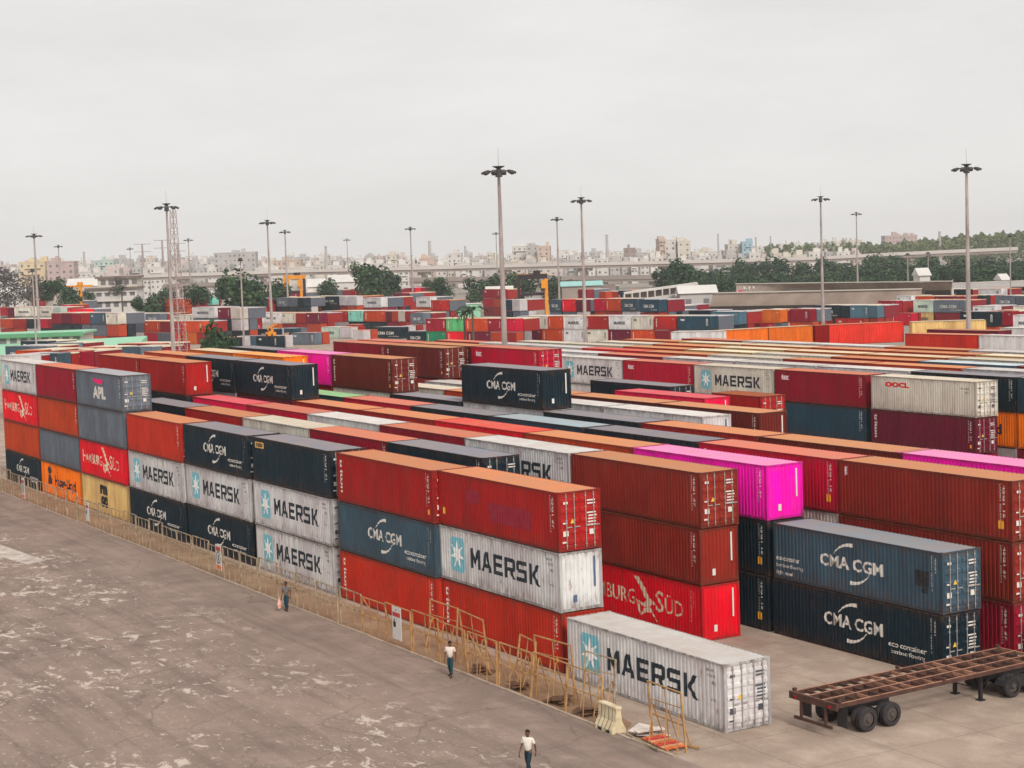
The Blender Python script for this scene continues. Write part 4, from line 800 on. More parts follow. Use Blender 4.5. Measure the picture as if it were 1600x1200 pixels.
for i in range(12):
    a0, a1 = i*math.pi/6, (i+1)*math.pi/6
    for (z0, r0), (z1, r1) in (((0, .15), (.25, .19)), ((.25, .19), (.48, .06)), ((.48, .06), (.62, .03))):
        m.face([(r0*math.cos(a0), r0*.6*math.sin(a0), z0), (r0*math.cos(a1), r0*.6*math.sin(a1), z0), (r1*math.cos(a1), r1*.6*math.sin(a1), z1), (r1*math.cos(a0), r1*.6*math.sin(a0), z1)])
m.face([(.15*math.cos(i*math.pi/6), .09*math.sin(i*math.pi/6), 0) for i in range(12)])
m.build('bag_body', BAGM, t)

# ---------------------------------------------------------------- trailer and tractor at the right edge
RUST = mat('rusty_steel', s2l((92, 62, 52)), .85, 3, .9, s2l((52, 40, 38)), detail=8)
RAILM = mat('worn_rail_top', s2l((176, 130, 104)), .8, 2.5, 1, s2l((110, 70, 56)), detail=8)
TYRE = mat('tyre_rubber', s2l((44, 42, 44)), .85, 5, .5, s2l((80, 72, 68))); HUB = mat('hub_steel', s2l((88, 80, 76)), .7, 5, .6, s2l((50, 42, 40)))
BLK = mat('black_chassis', s2l((34, 34, 38)), .6, 4, .4, s2l((70, 62, 56)))
LAMP = mat('red_lens', s2l((150, 30, 30)), .3)
tr = empty('flatbed_trailer', (14.3, 3.0, 0), R(1.5)); tag(tr, 'rusty skeletal flatbed trailer on dual wheels, before the dark containers', 'trailer')
TW, TL, TZ = 1.35, 12.6, 1.45
for x in (-TW, TW): MB().box(x-.06, x+.06, 0, TL, TZ-.17, TZ).build('edge_rail', RUST, tr)
for x in (-.45, .45): MB().box(x-.06, x+.06, 0, TL, TZ-.34, TZ+.002).build('main_beam', RUST, tr)
for x in (-TW, -.45, .45, TW): MB().box(x-.05, x+.05, .02, TL-.02, TZ+.003, TZ+.012).build('rail_cap', RAILM, tr)
n = 20
for i in range(n+1):
    y = .06+(TL-.12)*i/n
    big = i in (0, 7, 13, n)
    for a, b in ((-TW+.06, -.51), (-.39, .39), (.51, TW-.06)): MB().box(a, b, y-(.05 if big else .03), y+(.05 if big else .03), TZ-.14, TZ-.012 if not big else TZ-.004).build('cross_member', RAILM if big or i % 3 == 0 else RUST, tr)
MB().box(-TW-.1, TW+.1, -.1, 0, TZ-.26, TZ+.03).build('rear_beam', RUST, tr)
for x in (-TW-.02, TW+.02):
    for y in (.15, 6.1, TL-.2): MB().box(x-.07, x+.07, y-.07, y+.07, TZ+.014, TZ+.14).build('twist_lock', RUST, tr)
for x in (-.75, .75): MB().box(x-.06, x+.06, -.09, -.01, .5, TZ-.26).build('bumper_bracket', RUST, tr)
MB().box(-1.15, 1.15, -.12, -.03, .38, .5).build('bumper', RUST, tr)
for x in (-1.1, 1.0): MB().box(x, x+.14, -.13, -.101, TZ-.2, TZ-.08).build('tail_light', LAMP, tr)
for x in (-1.1, 1.08): MB().box(x-.3, x+.3, .55, .57, .35, 1.15).build('mudflap', TYRE, tr)
MB().bar((.2, .3, 1.1), (.25, 12.3, 1.12), .05).build('air_hose', BLK, tr)
def wheel(x, y, r, w, parent, name='wheel'):
    o = empty(name, (x, y, r)); o.parent = parent
    m = MB()
    pts = [(r*.6, -w/2), (r*.9, -w/2), (r, -w*.35), (r, w*.35), (r*.9, w/2), (r*.6, w/2)]
    for i in range(24):
        a, b = i*math.pi/12, (i+1)*math.pi/12
        for (r0, w0), (r1, w1) in zip(pts, pts[1:]): m.face([(w0, r0*math.cos(a), r0*math.sin(a)), (w0, r0*math.cos(b), r0*math.sin(b)), (w1, r1*math.cos(b), r1*math.sin(b)), (w1, r1*math.cos(a), r1*math.sin(a))])
    m.build('tyre', TYRE, o)
    m = MB().tube((w*.28, 0, 0), (w*.36, 0, 0), r*.6, r*.52, 20).tube((w*.36, 0, 0), (w*.62, 0, 0), r*.24, r*.2, 14); m.tube((-w*.3, 0, 0), (-w*.2, 0, 0), r*.6, r*.6, 20)
    for i in range(8): m.tube((w*.36, r*.36*math.cos(i*.785), r*.36*math.sin(i*.785)), (w*.44, r*.36*math.cos(i*.785), r*.36*math.sin(i*.785)), .025, n=6)
    m.build('rim', HUB, o); return o
for y in (1.75, 3.1):
    for x in (-1.24, -.92, .92, 1.24): wheel(x, y, .51, .27, tr)
    MB().tube((-1.2, y, .51), (1.2, y, .51), .07).build('axle', BLK, tr)
MB().box(-.55, .55, 1.2, 3.7, .75, TZ-.35).build('suspension', BLK, tr)
for x in (-.75, .75): MB().box(x-.07, x+.07, 8.9, 9.05, .05, TZ-.2).box(x-.16, x+.16, 8.82, 9.13, 0, .05).build('landing_leg', BLK, tr)
MB().bar((-.75, 8.97, .5), (.75, 8.97, .5), .04).bar((.7, 8.97, .5), (.5, 10.3, 1.1), .04).bar((-.7, 8.97, .5), (-.5, 10.3, 1.1), .04).build('leg_brace', BLK, tr)
tk = empty('truck_tractor', (14.15, 13.9, 0), R(1.5)); tag(tk, 'black truck tractor coupled under the trailer at right edge', 'truck')
MB().box(-.45, .45, -1.2, 5.8, .75, 1.05).build('chassis', BLK, tk)
for y in (-.5, .85): 
    for x in (-1.1, -.8, .8, 1.1): wheel(x, y, .52, .28, tk)
for x in (-1.02, 1.02): wheel(x, 4.9, .52, .3, tk)
for x in (-1, 1):
    m = MB()
    for i in range(8):
        a, b = R(10+i*20), R(30+i*20); m.face([(x-.33, .18+1.35*math.cos(a), .5+.62*math.sin(a)), (x+.33, .18+1.35*math.cos(a), .5+.62*math.sin(a)), (x+.33, .18+1.35*math.cos(b), .5+.62*math.sin(b)), (x-.33, .18+1.35*math.cos(b), .5+.62*math.sin(b))])
    m.build('mudguard', BLK, tk)
for x in (-1.22, 1.18): MB().box(x, x+.04, -.9, 1.7, .42, 1.0).build('side_skirt', BLK, tk)
SIL = mat('dull_aluminium', s2l((170, 165, 170)), .45, 5, .4, s2l((110, 100, 100)), metal=.4)
MB().tube((.95, 1.9, .75), (.95, 3.2, .75), .32, n=18).build('fuel_tank', SIL, tk); MB().tube((-.95, 1.9, .75), (-.95, 3.2, .75), .32, n=18).build('fuel_tank', SIL, tk)
CABM = mat('cab_paint', s2l((150, 40, 36)), .5, 2, .2, s2l((90, 40, 36)))
MB().box(-1.2, 1.2, 4.0, 6.0, .9, 1.9).box(-1.17, 1.17, 4.05, 5.9, 1.9, 2.9).build('cab', CABM, tk)
GLS = mat('dark_glass', s2l((40, 50, 58)), .15, spec=.6)
MB().box(-1.05, 1.05, 5.9, 5.93, 2.0, 2.75).build('windscreen', GLS, tk)
for x in (-1.19, 1.17): MB().box(x, x+.02, 4.6, 5.6, 2.0, 2.7).build('side_window', GLS, tk)

# ---------------------------------------------------------------- lamp masts
POLE = mat('concrete_grey_pole', s2l((176, 166, 162)), .7, 1.2, .8, s2l((112, 92, 88)), stretch=(1, 1, .3)); HEADM = mat('dark_lamp_steel', s2l((70, 68, 70)), .6)
def mast_proto(detail, nl=10, Rr=1.75):
    t = empty('lamp_mast', (0, 0, 0)); Hh = 30.0
    m = MB(); zs = [0, 10, 20, 29.2]; rs = [.42, .33, .25, .17]
    for i in range(3): m.tube((0, 0, zs[i]), (0, 0, zs[i+1]), rs[i], rs[i+1], 10, cap=(i == 2))
    m.build('pole', POLE, t)
    m = MB()
    for i in range(16):
        a, b = i*math.pi/8, (i+1)*math.pi/8; m.bar((Rr*.8*math.cos(a), Rr*.8*math.sin(a), 29.25), (Rr*.8*math.cos(b), Rr*.8*math.sin(b), 29.25), .09)
    for i in range(5): a = i*math.pi*2/5; m.bar((0, 0, 29.2), (Rr*.8*math.cos(a), Rr*.8*math.sin(a), 29.25), .08)
    m.tube((0, 0, 28.6), (0, 0, 29.5), .42, .3, 10); m.tube((0, 0, 29.5), (0, 0, 29.75), .15, .7, 10); m.tube((0, 0, 29.75), (0, 0, 29.82), .7, .7, 10)
    m.build('head_frame', HEADM, t)
    if detail:
        for i in range(nl):
            a = i*2*math.pi/nl; q = Matrix.Rotation(a, 4, 'Z') @ Matrix.Translation((Rr, 0, 29.12)) @ Matrix.Rotation(R(25), 4, 'Y')
            MB().box(-.32, .28, -.25, .25, -.14, .12, 0, q).build('floodlight', HEADM, t)
        MB().tube((0, 0, 29.8), (0, 0, 31.9), .025, .012, 5).build('lightning_rod', HEADM, t)
    else:
        m = MB()
        for i in range(nl):
            a = i*2*math.pi/nl; q = Matrix.Rotation(a, 4, 'Z') @ Matrix.Translation((Rr, 0, 29.12)) @ Matrix.Rotation(R(25), 4, 'Y'); m.box(-.32, .28, -.25, .25, -.14, .12, 0, q)
        m.build('floodlights', HEADM, t)
    return t
masts = [(779, 264, 30, 1, 'tallest lamp mast near the centre of the yard'), (1510, 260, 30, 1, 'tall lamp mast at right, rising past the trees'), (260, 321, 30, 1, 'thick lamp mast at left beside the lattice tower'),
 (908, 311, 30, 1, 'lamp mast with ring of lights, right of the tallest mast'), (1282, 309, 30, 1, 'lamp mast standing before the long brown shed roofs'), (417.5, 346, 30, 1, 'taller of the pair of masts before the big round tree'),
 (445, 361, 30, 0, 'shorter of the pair of masts, beside the small yellow crane'), (641, 356, 30, 0, 'lone lamp mast right of the dark tree clump, before the viaduct'), (542, 374, 30, 0, 'short distant mast left of the dark tree clump'),
 (53, 367, 30, 1, 'lamp mast at far left before the yellow building'), (91, 384, 30, 0, 'thin mast at far left before the glass-fronted building'), (203, 388, 30, 0, 'thin mast left of the T-shaped pylons'),
 (294, 374, 30, 0, 'thin mast right of the lattice tower'), (775, 364, 30, 0, 'thin mast almost hidden behind the tallest mast'), (870, 341, 30, 0, 'thin mast between the yellow gantry crane and ringed mast'), (1338, 333, 30, 0, 'thin mast right of centre before the wooded band')]
mpro = {}
for u, v, Hm, det, lab in masts:
    dep = (Hm-20.25)*FPX/(hz(u)-v); p = atd(u, v, dep)
    o = mpro[det] if det in mpro and mpro[det].location.length == 0 else None
    if det not in mpro: mpro[det] = mast_proto(det); o = mpro[det]
    elif o is None: o = copy_tree(mpro[det])
    o.location = (p.x, p.y, 0); o.rotation_euler = (0, 0, random.uniform(0, 1)); k = min(1, 1 if det else .8)
    o.scale = (k*(1.15 if dep > 450 else 1), k*(1.15 if dep > 450 else 1), p.z/29.5)
    tag(o, lab, 'lamp mast', 'lamp masts over the yard')
for u, v, dep, lab in [(375.5, 407, 335, 'low mast before the big round tree'), (50.5, 424, 350, 'low mast next to the far left lamp mast'), (1578, 370, 480, 'pale post at right edge before the trees'), (1418, 398, 560, 'pale post before the trees, left of the tall right mast'), (1450, 396, 600, 'thin post left of the tall right mast'), (735, 425, 640, 'thin post left of the tallest mast base')]:
    p = atd(u, v, dep); t = empty('yard_post', (p.x, p.y, 0)); tag(t, lab, 'post', 'low posts in the yard')
    MB().tube((0, 0, 0), (0, 0, p.z), .24, .13, 8).build('pole', POLE, t); MB().box(-1.1, 1.1, -.15, .15, p.z-.15, p.z+.1).box(-.3, .3, -.3, .3, p.z, p.z+.5).build('lamp_bar', HEADM, t)
# lattice tower beside the thick mast
p = atd(270, 328, 300); t = empty('lattice_tower', (p.x, p.y, 0), .4); tag(t, 'slim steel lattice tower beside the thick lamp mast', 'tower')
LAT = mat('lattice_steel', s2l((165, 150, 148)), .6, 3, .5, s2l((120, 80, 75)))
Hh = p.z; w0, w1 = 1.1, .35; c_ = lambda z, i: Vector((( -1, 1, 1, -1)[i]*(w0+(w1-w0)*z/Hh), (-1, -1, 1, 1)[i]*(w0+(w1-w0)*z/Hh), z))
m = MB()
for i in range(4): m.bar(c_(0, i), c_(Hh, i), .13)
m.build('corner_legs', LAT, t); m = MB(); nz_ = 16
for k in range(nz_):
    z0, z1 = Hh*k/nz_, Hh*(k+1)/nz_
    for i in range(4): m.bar(c_(z0, i), c_(z1, (i+1) % 4), .06).bar(c_(z1, i), c_(z1, (i+1) % 4), .06)
m.build('bracing', LAT, t)
for j, (u, v) in enumerate([(222, 381), (253, 375), (277, 380)]):
    p = atd(u, v, 1250); t = empty('power_pylon', (p.x, p.y, 0), YAW*-1); tag(t, 'pale T-shaped pylon with two crossarms, %s from the left' % ORD[j+1], 'pylon', 'pylons behind the viaduct')
    MB().tube((0, 0, 0), (0, 0, p.z), 1.1, .6, 8).build('pole', LAT, t)
    for k in range(2): MB().box(-6, 6, -.2, .2, p.z-.4-k*5.5, p.z-k*5.5).build('crossarm', LAT, t)

# ---------------------------------------------------------------- trees
LEAF = [mat('leaf_dark', s2l((34, 56, 44)), .85, .4, .7, s2l((46, 70, 46))), mat('leaf_light', s2l((70, 94, 60)), .85, .4, .7, s2l((48, 74, 50))), mat('leaf_grey', s2l((84, 78, 76)), .9), mat('bark', s2l((92, 76, 64)), .9)]
def crown_mesh(seed, n, grey=False, blobs=9, leaf=.075):
    rr = random.Random(seed); m = MB(); bl = []
    for i in range(blobs):
        a = rr.uniform(0, 6.283); r_ = rr.uniform(.15, .6); z = rr.uniform(-.45, .55); bl.append((Vector((r_*math.cos(a), r_*math.sin(a), z)), rr.uniform(.28, .5), rr.random()))
    bl.append((Vector((0, 0, 0)), .62, .2))
    for i in range(n):
        c, r_, tone = rr.choice(bl); d = Vector((rr.gauss(0, 1), rr.gauss(0, 1), rr.gauss(0, 1))).normalized(); p = c+d*r_*(rr.random()**.25)*Vector((1, 1, .85)).length/1.65
        nn = (d+Vector((rr.gauss(0, .5), rr.gauss(0, .5), rr.gauss(0, .5)))).normalized(); q = nn.to_track_quat('Z', 'Y').to_matrix(); s = leaf*rr.uniform(.6, 1.3)
        mi = (0 if rr.random() < (.75 if tone < .5 else .35) else 1)
        m.face([p+q @ Vector((s*math.cos(g), s*math.sin(g)*.7, 0)) for g in (0, 1.4, 2.9, 4.5)], 2 if grey else mi)
    mnz, mxz = min(v[2] for v in m.v), max(v[2] for v in m.v); mr = max(math.hypot(v[0], v[1]) for v in m.v)*.93
    m.v = [(v[0]/mr, v[1]/mr, (v[2]-mnz)/(mxz-mnz)*2-1) for v in m.v]
    return m.mesh('crown', LEAF)
CR = [crown_mesh(i, 1500) for i in range(5)]; CRG = crown_mesh(9, 1500, True, 12, leaf=.045)
TRK = MB().tube((0, 0, 0), (.02, 0, .5), .05, .035, 7).tube((.02, 0, .5), (.2, .05, 1.0), .03, .012, 5).tube((.02, 0, .5), (-.18, .1, 1.0), .03, .012, 5).tube((.02, 0, .5), (.03, -.18, 1.02), .028, .012, 5).mesh('trunk', [LEAF[3]])
def tree(u, vt, w, dep, lab, group=None, base=None, grey=False, hk=1.0):
    top = zat(u, vt, dep); p = atd(u, vt, dep); W_ = w/FPX*dep/2; base = max(1.0, top-2*W_*.95*hk) if base is None else base
    t = empty('tree', (p.x, p.y, 0), random.uniform(0, 6)); tag(t, lab, 'tree', group)
    tk_ = link('trunk', TRK, None, t); tk_.scale = (max(2, W_*.8), max(2, W_*.8), (base+top)/2)
    c = link('crown', CRG if grey else random.choice(CR), None, t); hh = (top-base)/2; c.location = (0, 0, base+hh); c.scale = (W_*1.12, W_*1.12, hh*1.1)
    return t
for a in [(385, 420, 84, 520, 'big round dark tree left of centre'), (352, 431, 40, 540, 'dark tree touching the left of the big round tree'), (430, 436, 44, 560, 'dark tree behind the small yellow crane'),
  (590, 413, 72, 640, 'biggest tree of the clump before the viaduct at centre'), (566, 409, 44, 660, 'upper left tree of the clump before the viaduct'), (612, 424, 40, 620, 'lower right tree of the centre clump'), (515, 435, 40, 640, 'low tree left of the centre clump'),
  (690, 431, 38, 640, 'round tree right of the centre clump'), (668, 436, 30, 660, 'small tree right of the lone mast'), (748, 432, 46, 640, 'dark tree left of the tallest mast'), (774, 428, 42, 660, 'dark tree touching the tallest mast'), (812, 424, 58, 660, 'dark tree behind the gantry crane'), (862, 432, 46, 640, 'low tree right of the gantry crane'), (893, 437, 30, 650, 'small low tree before the viaduct, right of the crane'),
  (1062, 405, 52, 620, 'dark tree crown rising before the viaduct deck'), (1032, 419, 34, 610, 'low tree left of the crown over the viaduct'), (112, 447, 44, 600, 'dark bush-like tree beside the orange jib crane'), (66, 437, 36, 640, 'dark tree behind the far left masts'), (88, 433, 34, 640, 'dark tree behind the orange jib crane'), (138, 452, 22, 640, 'small tree at the left end of the white house'),
  (240, 452, 54, 600, 'green tree right of the white house'), (262, 448, 36, 610, 'green tree behind the thick lamp mast'), (300, 444, 36, 560, 'loose green tree right of the lattice tower'), (320, 450, 28, 560, 'small loose tree left of the big round tree'), (215, 462, 26, 560, 'small round tree before the white house')]:
    tree(*a, 'trees around the yard')
tree(20, 418, 66, 620, 'bare greyish tree at the far left edge', None, None, True); tree(48, 430, 40, 600, 'bare greyish tree behind the far left mast', None, None, True); tree(185, 432, 30, 640, 'bare thin tree above the white house', None, None, True)
_t = tree(332, 504, 76, 245, 'dark bushy tree among the near containers at left', None, 1.0); _t.children[1].data = crown_mesh(77, 5200, False, 14, .06); tree(358, 522, 36, 262, 'small bush right of the dark bushy tree', None, .5)
rr = random.Random(21); k = 0
side_n = {}
for layer, (dep, v0) in enumerate(((820, 413), (720, 421), (640, 431))):
    u = 1085+rr.uniform(0, 10)+layer*6
    while u < 1625:
        w = rr.uniform(26, 62); vt = v0+rr.uniform(-7, 10)+(layer == 0)*rr.choice((-4, 0, 3))-(u-1085)*.028+(8 if 1225 < u < 1262 and layer < 2 else 0)
        k += 1; tree(u, vt, w, dep, '%s tree %s of the wooded band at right, %s layer' % (rr.choice(('dark', 'dense green', 'bushy')), ORD[min(18, 1+side_n.get(layer, 0))]+' from left', ('back', 'middle', 'front')[layer]), 'wooded band before the viaduct', .5, False)
        side_n[layer] = side_n.get(layer, 0)+1; u += w*.62
# palms
PALM = mat('palm_frond', s2l((40, 62, 44)), .8, 1, .5, s2l((70, 88, 50)))
def palm(u, v, dep, sc, lab):
    p = atd(u, v, dep); t = empty('palm_tree', (p.x, p.y, 0)); tag(t, lab, 'palm tree'); z = p.z
    MB().tube((0, 0, 0), (0, 0, z), .3, .22, 8).build('trunk', LEAF[3], t); rr = random.Random(int(u)); m = MB()
    for i in range(18):
        a = rr.uniform(0, 6.28); el = rr.uniform(.1, 1.1); pr = None
        for j in range(7):
            s = j/6; r_ = sc*s*math.cos(el*.6); zz = z+sc*(s*math.sin(el)-.75*s*s); c = Vector((r_*math.cos(a), r_*math.sin(a), zz)); wv = Vector((-math.sin(a), math.cos(a), 0))*(.3*(1-s*.8))*sc*.35
            if pr: m.face([pr[0]-pr[1], pr[0]+pr[1]+Vector((0, 0, -.15*sc*.3)), c+wv+Vector((0, 0, -.15*sc*.3)), c-wv])
            pr = (c, wv)
    m.build('crown', PALM, t)
palm(738, 484, 345, 3.6, 'dark palm-like tree before the pale green wall'); palm(190, 452, 560, 3.0, 'dark palm before the white house'); palm(312, 452, 600, 3.2, 'green palm left of the big round tree'); palm(725, 488, 350, 2.6, 'smaller dark palm left of the larger one')

# wooded ridge far right, read as one mass
m = MB(); rr = random.Random(31)
prof_u = [(1120, 391), (1200, 387), (1262, 386), (1300, 384), (1345, 384), (1390, 384), (1430, 379), (1470, 375), (1500, 371), (1540, 369), (1580, 366), (1625, 364)]
def lerp_prof(u, P_):
    for (a, b), (c, d) in zip(P_, P_[1:]):
        if a <= u <= c: return b+(d-b)*(u-a)/(c-a)
    return P_[-1][1]
for i in range(30000):
    u = rr.uniform(1195, 1640); dep = 1250+rr.uniform(-60, 160); top = zat(u, lerp_prof(u, prof_u), 1250)+rr.gauss(0, .5)+1.2*math.sin(u*.21)+.9*math.sin(u*.57)+(dep-1250)*.004
    z = top*(1-rr.random()**2.2*.8); p = atd(u, 380, dep); s = rr.uniform(.5, 1.3); q = Vector((rr.gauss(0, 1), rr.gauss(0, 1), rr.gauss(.6, .6))).normalized().to_track_quat('Z', 'Y').to_matrix()
    m.face([Vector((p.x, p.y, z))+q @ Vector((s*math.cos(g), s*math.sin(g)*.8, 0)) for g in (0, 1.5, 3.1, 4.6)], 0 if rr.random() < .5 else 1)
LR = [mat('ridge_leaf_dark', s2l((84, 98, 70)), .9), mat('ridge_leaf_light', s2l((116, 122, 88)), .9)]
tag(m.build('distant_woodland', LR), 'far wooded ridge rising to the right behind the viaduct', 'woodland', kind='stuff')

# ---------------------------------------------------------------- viaduct and rail bridge
CONC = mat('pale_concrete', s2l((196, 188, 182)), .85, .05, .4, s2l((160, 150, 146)), coord='Object'); CONCD = mat('stained_concrete', s2l((150, 138, 132)), .9, .08, .5, s2l((118, 106, 100)))
def viaduct(name, lab, pts, dep, width, thick, par, pier, m1, z_fix=None, every=None, cat='bridge'):
    W3 = [atd(u, v, dep) for u, v in pts]; t = empty(name, (W3[0].x, W3[0].y, 0)); tag(t, lab, cat); o = Vector((W3[0].x, W3[0].y, 0)); W3 = [w-o for w in W3]
    f2 = Vector((_f.x, _f.y, 0)).normalized()*width
    m = MB(); e = MB()
    for a, b in zip(W3, W3[1:]):
        A = [a, b, b-Vector((0, 0, thick)), a-Vector((0, 0, thick))]; Bk = [p+f2 for p in A]
        m.face([A[3], A[2], A[1], A[0]]); m.face(Bk); m.face([A[0], A[1], Bk[1], Bk[0]]); m.face([A[3], Bk[3], Bk[2], A[2]])
        fo = f2*-.04; P4 = [a+fo, b+fo, b+fo+Vector((0, 0, par)), a+fo+Vector((0, 0, par))]; e.face(P4); e.face([P4[3], P4[2], P4[2]+f2*.06, P4[3]+f2*.06]); e.face([P4[0]+f2*.06, P4[3]+f2*.06, P4[2]+f2*.06, P4[1]+f2*.06])
        d_ = -Vector((0, 0, thick*.55)); e.face([a+fo+d_, b+fo+d_, b+fo, a+fo])
    m.build('deck', CONCD, t); e.build('parapet', m1, t)
    tot = 0; nxt = every*.4
    for a, b in zip(W3, W3[1:]):
        L = (b-a).length
        while nxt < tot+L:
            p = a+(b-a)*((nxt-tot)/L)+f2*.5; z = p.z-thick
            MB().box(p.x-1.3, p.x+1.3, p.y-1.3, p.y+1.3, 0, z-1.6).box(p.x-width*.4, p.x+width*.4, p.y-1.5, p.y+1.5, z-1.6, z).build('pier', CONC, t); nxt += every
        tot += L
    return t
viaduct('viaduct', 'long pale elevated road viaduct crossing behind the yard', [(105, 436), (180, 431), (260, 428), (340, 425.5), (470, 421), (560, 419), (700, 415.5), (850, 411.5), (1000, 408.5), (1150, 405), (1280, 401), (1400, 394.5), (1500, 390), (1590, 386)], 900, 12, 2.9, .1, 2, CONC, every=42)
viaduct('rail_bridge', 'lower stained brown bridge beneath the pale viaduct at centre', [(640, 436), (720, 435), (820, 434), (930, 433), (1060, 431)], 740, 9, 2.2, .6, 2, CONCD, every=24)
viaduct('rail_bridge', 'lower stained bridge beneath the viaduct at left', [(255, 446), (300, 444), (350, 443), (420, 441)], 760, 9, 2.0, .6, 2, CONCD, every=24)

# ---------------------------------------------------------------- buildings
WIN = mat('hazed_window', s2l((112, 110, 112)), .4)  # window grey lifted so distance haze sits in the colour
def wallm(c, nm): return mat('plaster_'+nm, s2l(c), .85, .15, .45, tuple(k*.6 for k in s2l(c)[:3])+(1,))  # skyline plaster tones are paled to paint in distance haze
PL = {'white': wallm((210, 205, 200), 'white'), 'cream': wallm((204, 196, 184), 'cream'), 'grey': wallm((182, 177, 175), 'grey'), 'pink': wallm((198, 184, 178), 'pink'), 'yellow': wallm((208, 190, 160), 'yellow'),
      'peach': wallm((196, 174, 160), 'peach'), 'blue': wallm((160, 186, 198), 'blue'), 'brown': wallm((156, 142, 134), 'brown'), 'mint': wallm((182, 196, 188), 'mint'), 'rose': wallm((184, 164, 160), 'rose')}
def house_mesh(w, d, h, wm, rr, roofstuff=True, win=True):
    m = MB(); m.box(-w/2, w/2, -d/2, d/2, 0, h)
    m.box(-w/2-.15, w/2+.15, -d/2-.15, d/2+.15, h, h+.7)
    fl = max(1, int(h/3.3))
    if win:
        nw = max(2, int(w/3)); nd = max(2, int(d/3))
        for f in range(fl):
            z = h-(f+1)*3.3+1
            if z < .5: break
            for i in range(nw):
                if rr.random() < .88: x = -w/2+(i+.5)*w/nw; s = rr.uniform(.4, .8); m.box(x-s, x+s, -d/2-.06, -d/2-.02, z, z+rr.uniform(.8, 1.5), 1)
            for i in range(nd):
                if rr.random() < .85: y = -d/2+(i+.5)*d/nd; s = rr.uniform(.4, .7); m.box(w/2+.02, w/2+.06, y-s, y+s, z, z+1.4, 1); m.box(-w/2-.06, -w/2-.02, y-s, y+s, z, z+1.4, 1)
            if rr.random() < .35: m.box(-w/2+rr.random()*w*.3, w/2-rr.random()*w*.3, -d/2-1.1, -d/2-.02, z-.9, z-.75)
    if roofstuff:
        for i in range(rr.randint(1, 3)):
            x, y, s = rr.uniform(-w*.35, w*.35), rr.uniform(-d*.3, d*.3), rr.uniform(.8, 2); m.box(x-s, x+s, y-s, y+s, h+.7, h+.7+rr.uniform(1.2, 3.2))
        if rr.random() < .15: x = rr.uniform(-w*.3, w*.3); m.tube((x, 0, h+.7), (x, 0, h+rr.uniform(3, 7)), .12, .06, 5)
    return m.mesh('building', [wm, WIN])
rr = random.Random(77)
cnt = {}
def skyline(u1, u2, vt, dep, c, lab=None, grp='low buildings along the skyline', rf_=True):
    p = atd((u1+u2)/2, vt, dep); w = (u2-u1)*dep/FPX; h = p.z
    me = house_mesh(w*.96, rr.uniform(9, 16), max(4, h-1.2), PL[c], rr, rf_); o = link('building', me, None, None); o.location = (p.x, p.y, 0); o.rotation_euler = (0, 0, -YAW+rr.uniform(-.12, .12))
    if not lab:
        z_ = 'left' if u1 < 330 else 'left-centre' if u1 < 620 else 'centre' if u1 < 900 else 'right-centre' if u1 < 1150 else 'right'
        cnt[(c, z_)] = cnt.get((c, z_), 0)+1; lab = '%s from left of the small %s skyline buildings, %s part' % (ORD[min(18, cnt[(c, z_)])], c, z_)
    tag(o, lab, 'building', grp); return o
skyline(33, 75, 407, 950, 'yellow', 'yellow flat-roofed building at far left behind the masts'); skyline(76, 119, 407, 940, 'rose', 'rose building with wide grey windows right of yellow one'); skyline(150, 182, 405, 1150, 'mint', 'pale mint building left of the pylons')
skyline(335, 402, 393, 1200, 'grey', 'long grey building right of the lattice tower'); skyline(427, 472, 405, 1150, 'peach', 'peach block behind the pair of masts'); skyline(605, 622, 396, 1200, 'cream', 'narrow cream tower block behind lone mast')
skyline(655, 680, 402, 1100, 'peach', 'brownish half-built block right of lone mast'); skyline(700, 722, 394, 1250, 'white', 'pale block left of the tallest mast'); skyline(800, 824, 383, 1250, 'white', 'pale apartment block right of the tallest mast'); skyline(822, 842, 382, 1230, 'grey', 'grey block touching the brick-coloured one'); skyline(840, 860, 383, 1210, 'peach', 'brick-coloured open block right of the tallest mast')
skyline(974, 993, 386, 1150, 'brown', 'dark notched building left of the white tower block'); skyline(1027, 1037, 372, 1100, 'peach', 'narrow brick-coloured wing of the white tower block'); skyline(1037, 1057, 373, 1105, 'white', 'white six-storey block with small windows'); skyline(1057, 1078, 375, 1100, 'cream', 'cream block right of the white six-storey one')
skyline(1134, 1160, 380, 1200, 'cream', 'cream building left of the blue one'); skyline(1158, 1175, 376, 1190, 'blue', 'small blue building on the skyline'); skyline(1316, 1344, 374, 1500, 'cream', 'pale building behind the thin right mast'); skyline(1379, 1408, 367, 1550, 'rose', 'rose hilltop building, left part'); skyline(1406, 1430, 366, 1560, 'rose', 'rose hilltop building, right part with tower')
base_p = [(0, 412), (60, 410), (130, 408), (200, 407), (300, 402), (420, 403), (520, 401), (620, 401), (700, 400), (780, 399), (880, 393), (960, 392), (1060, 390), (1150, 386), (1240, 382), (1330, 379)]
for layer, (dep, off) in enumerate(((1500, -2), (1250, 5), (1080, 11))):
    u = -10
    while u < 1330:
        w = rr.uniform(10, 24); b_ = lerp_prof(max(0, u), base_p)
        skyline(u, u+w, b_+off+rr.uniform(-3, 6), dep+rr.uniform(-40, 40), rr.choice(('white', 'grey', 'white', 'grey', 'white', 'pink', 'grey', 'cream'))); u += w+rr.uniform(-1, 5)
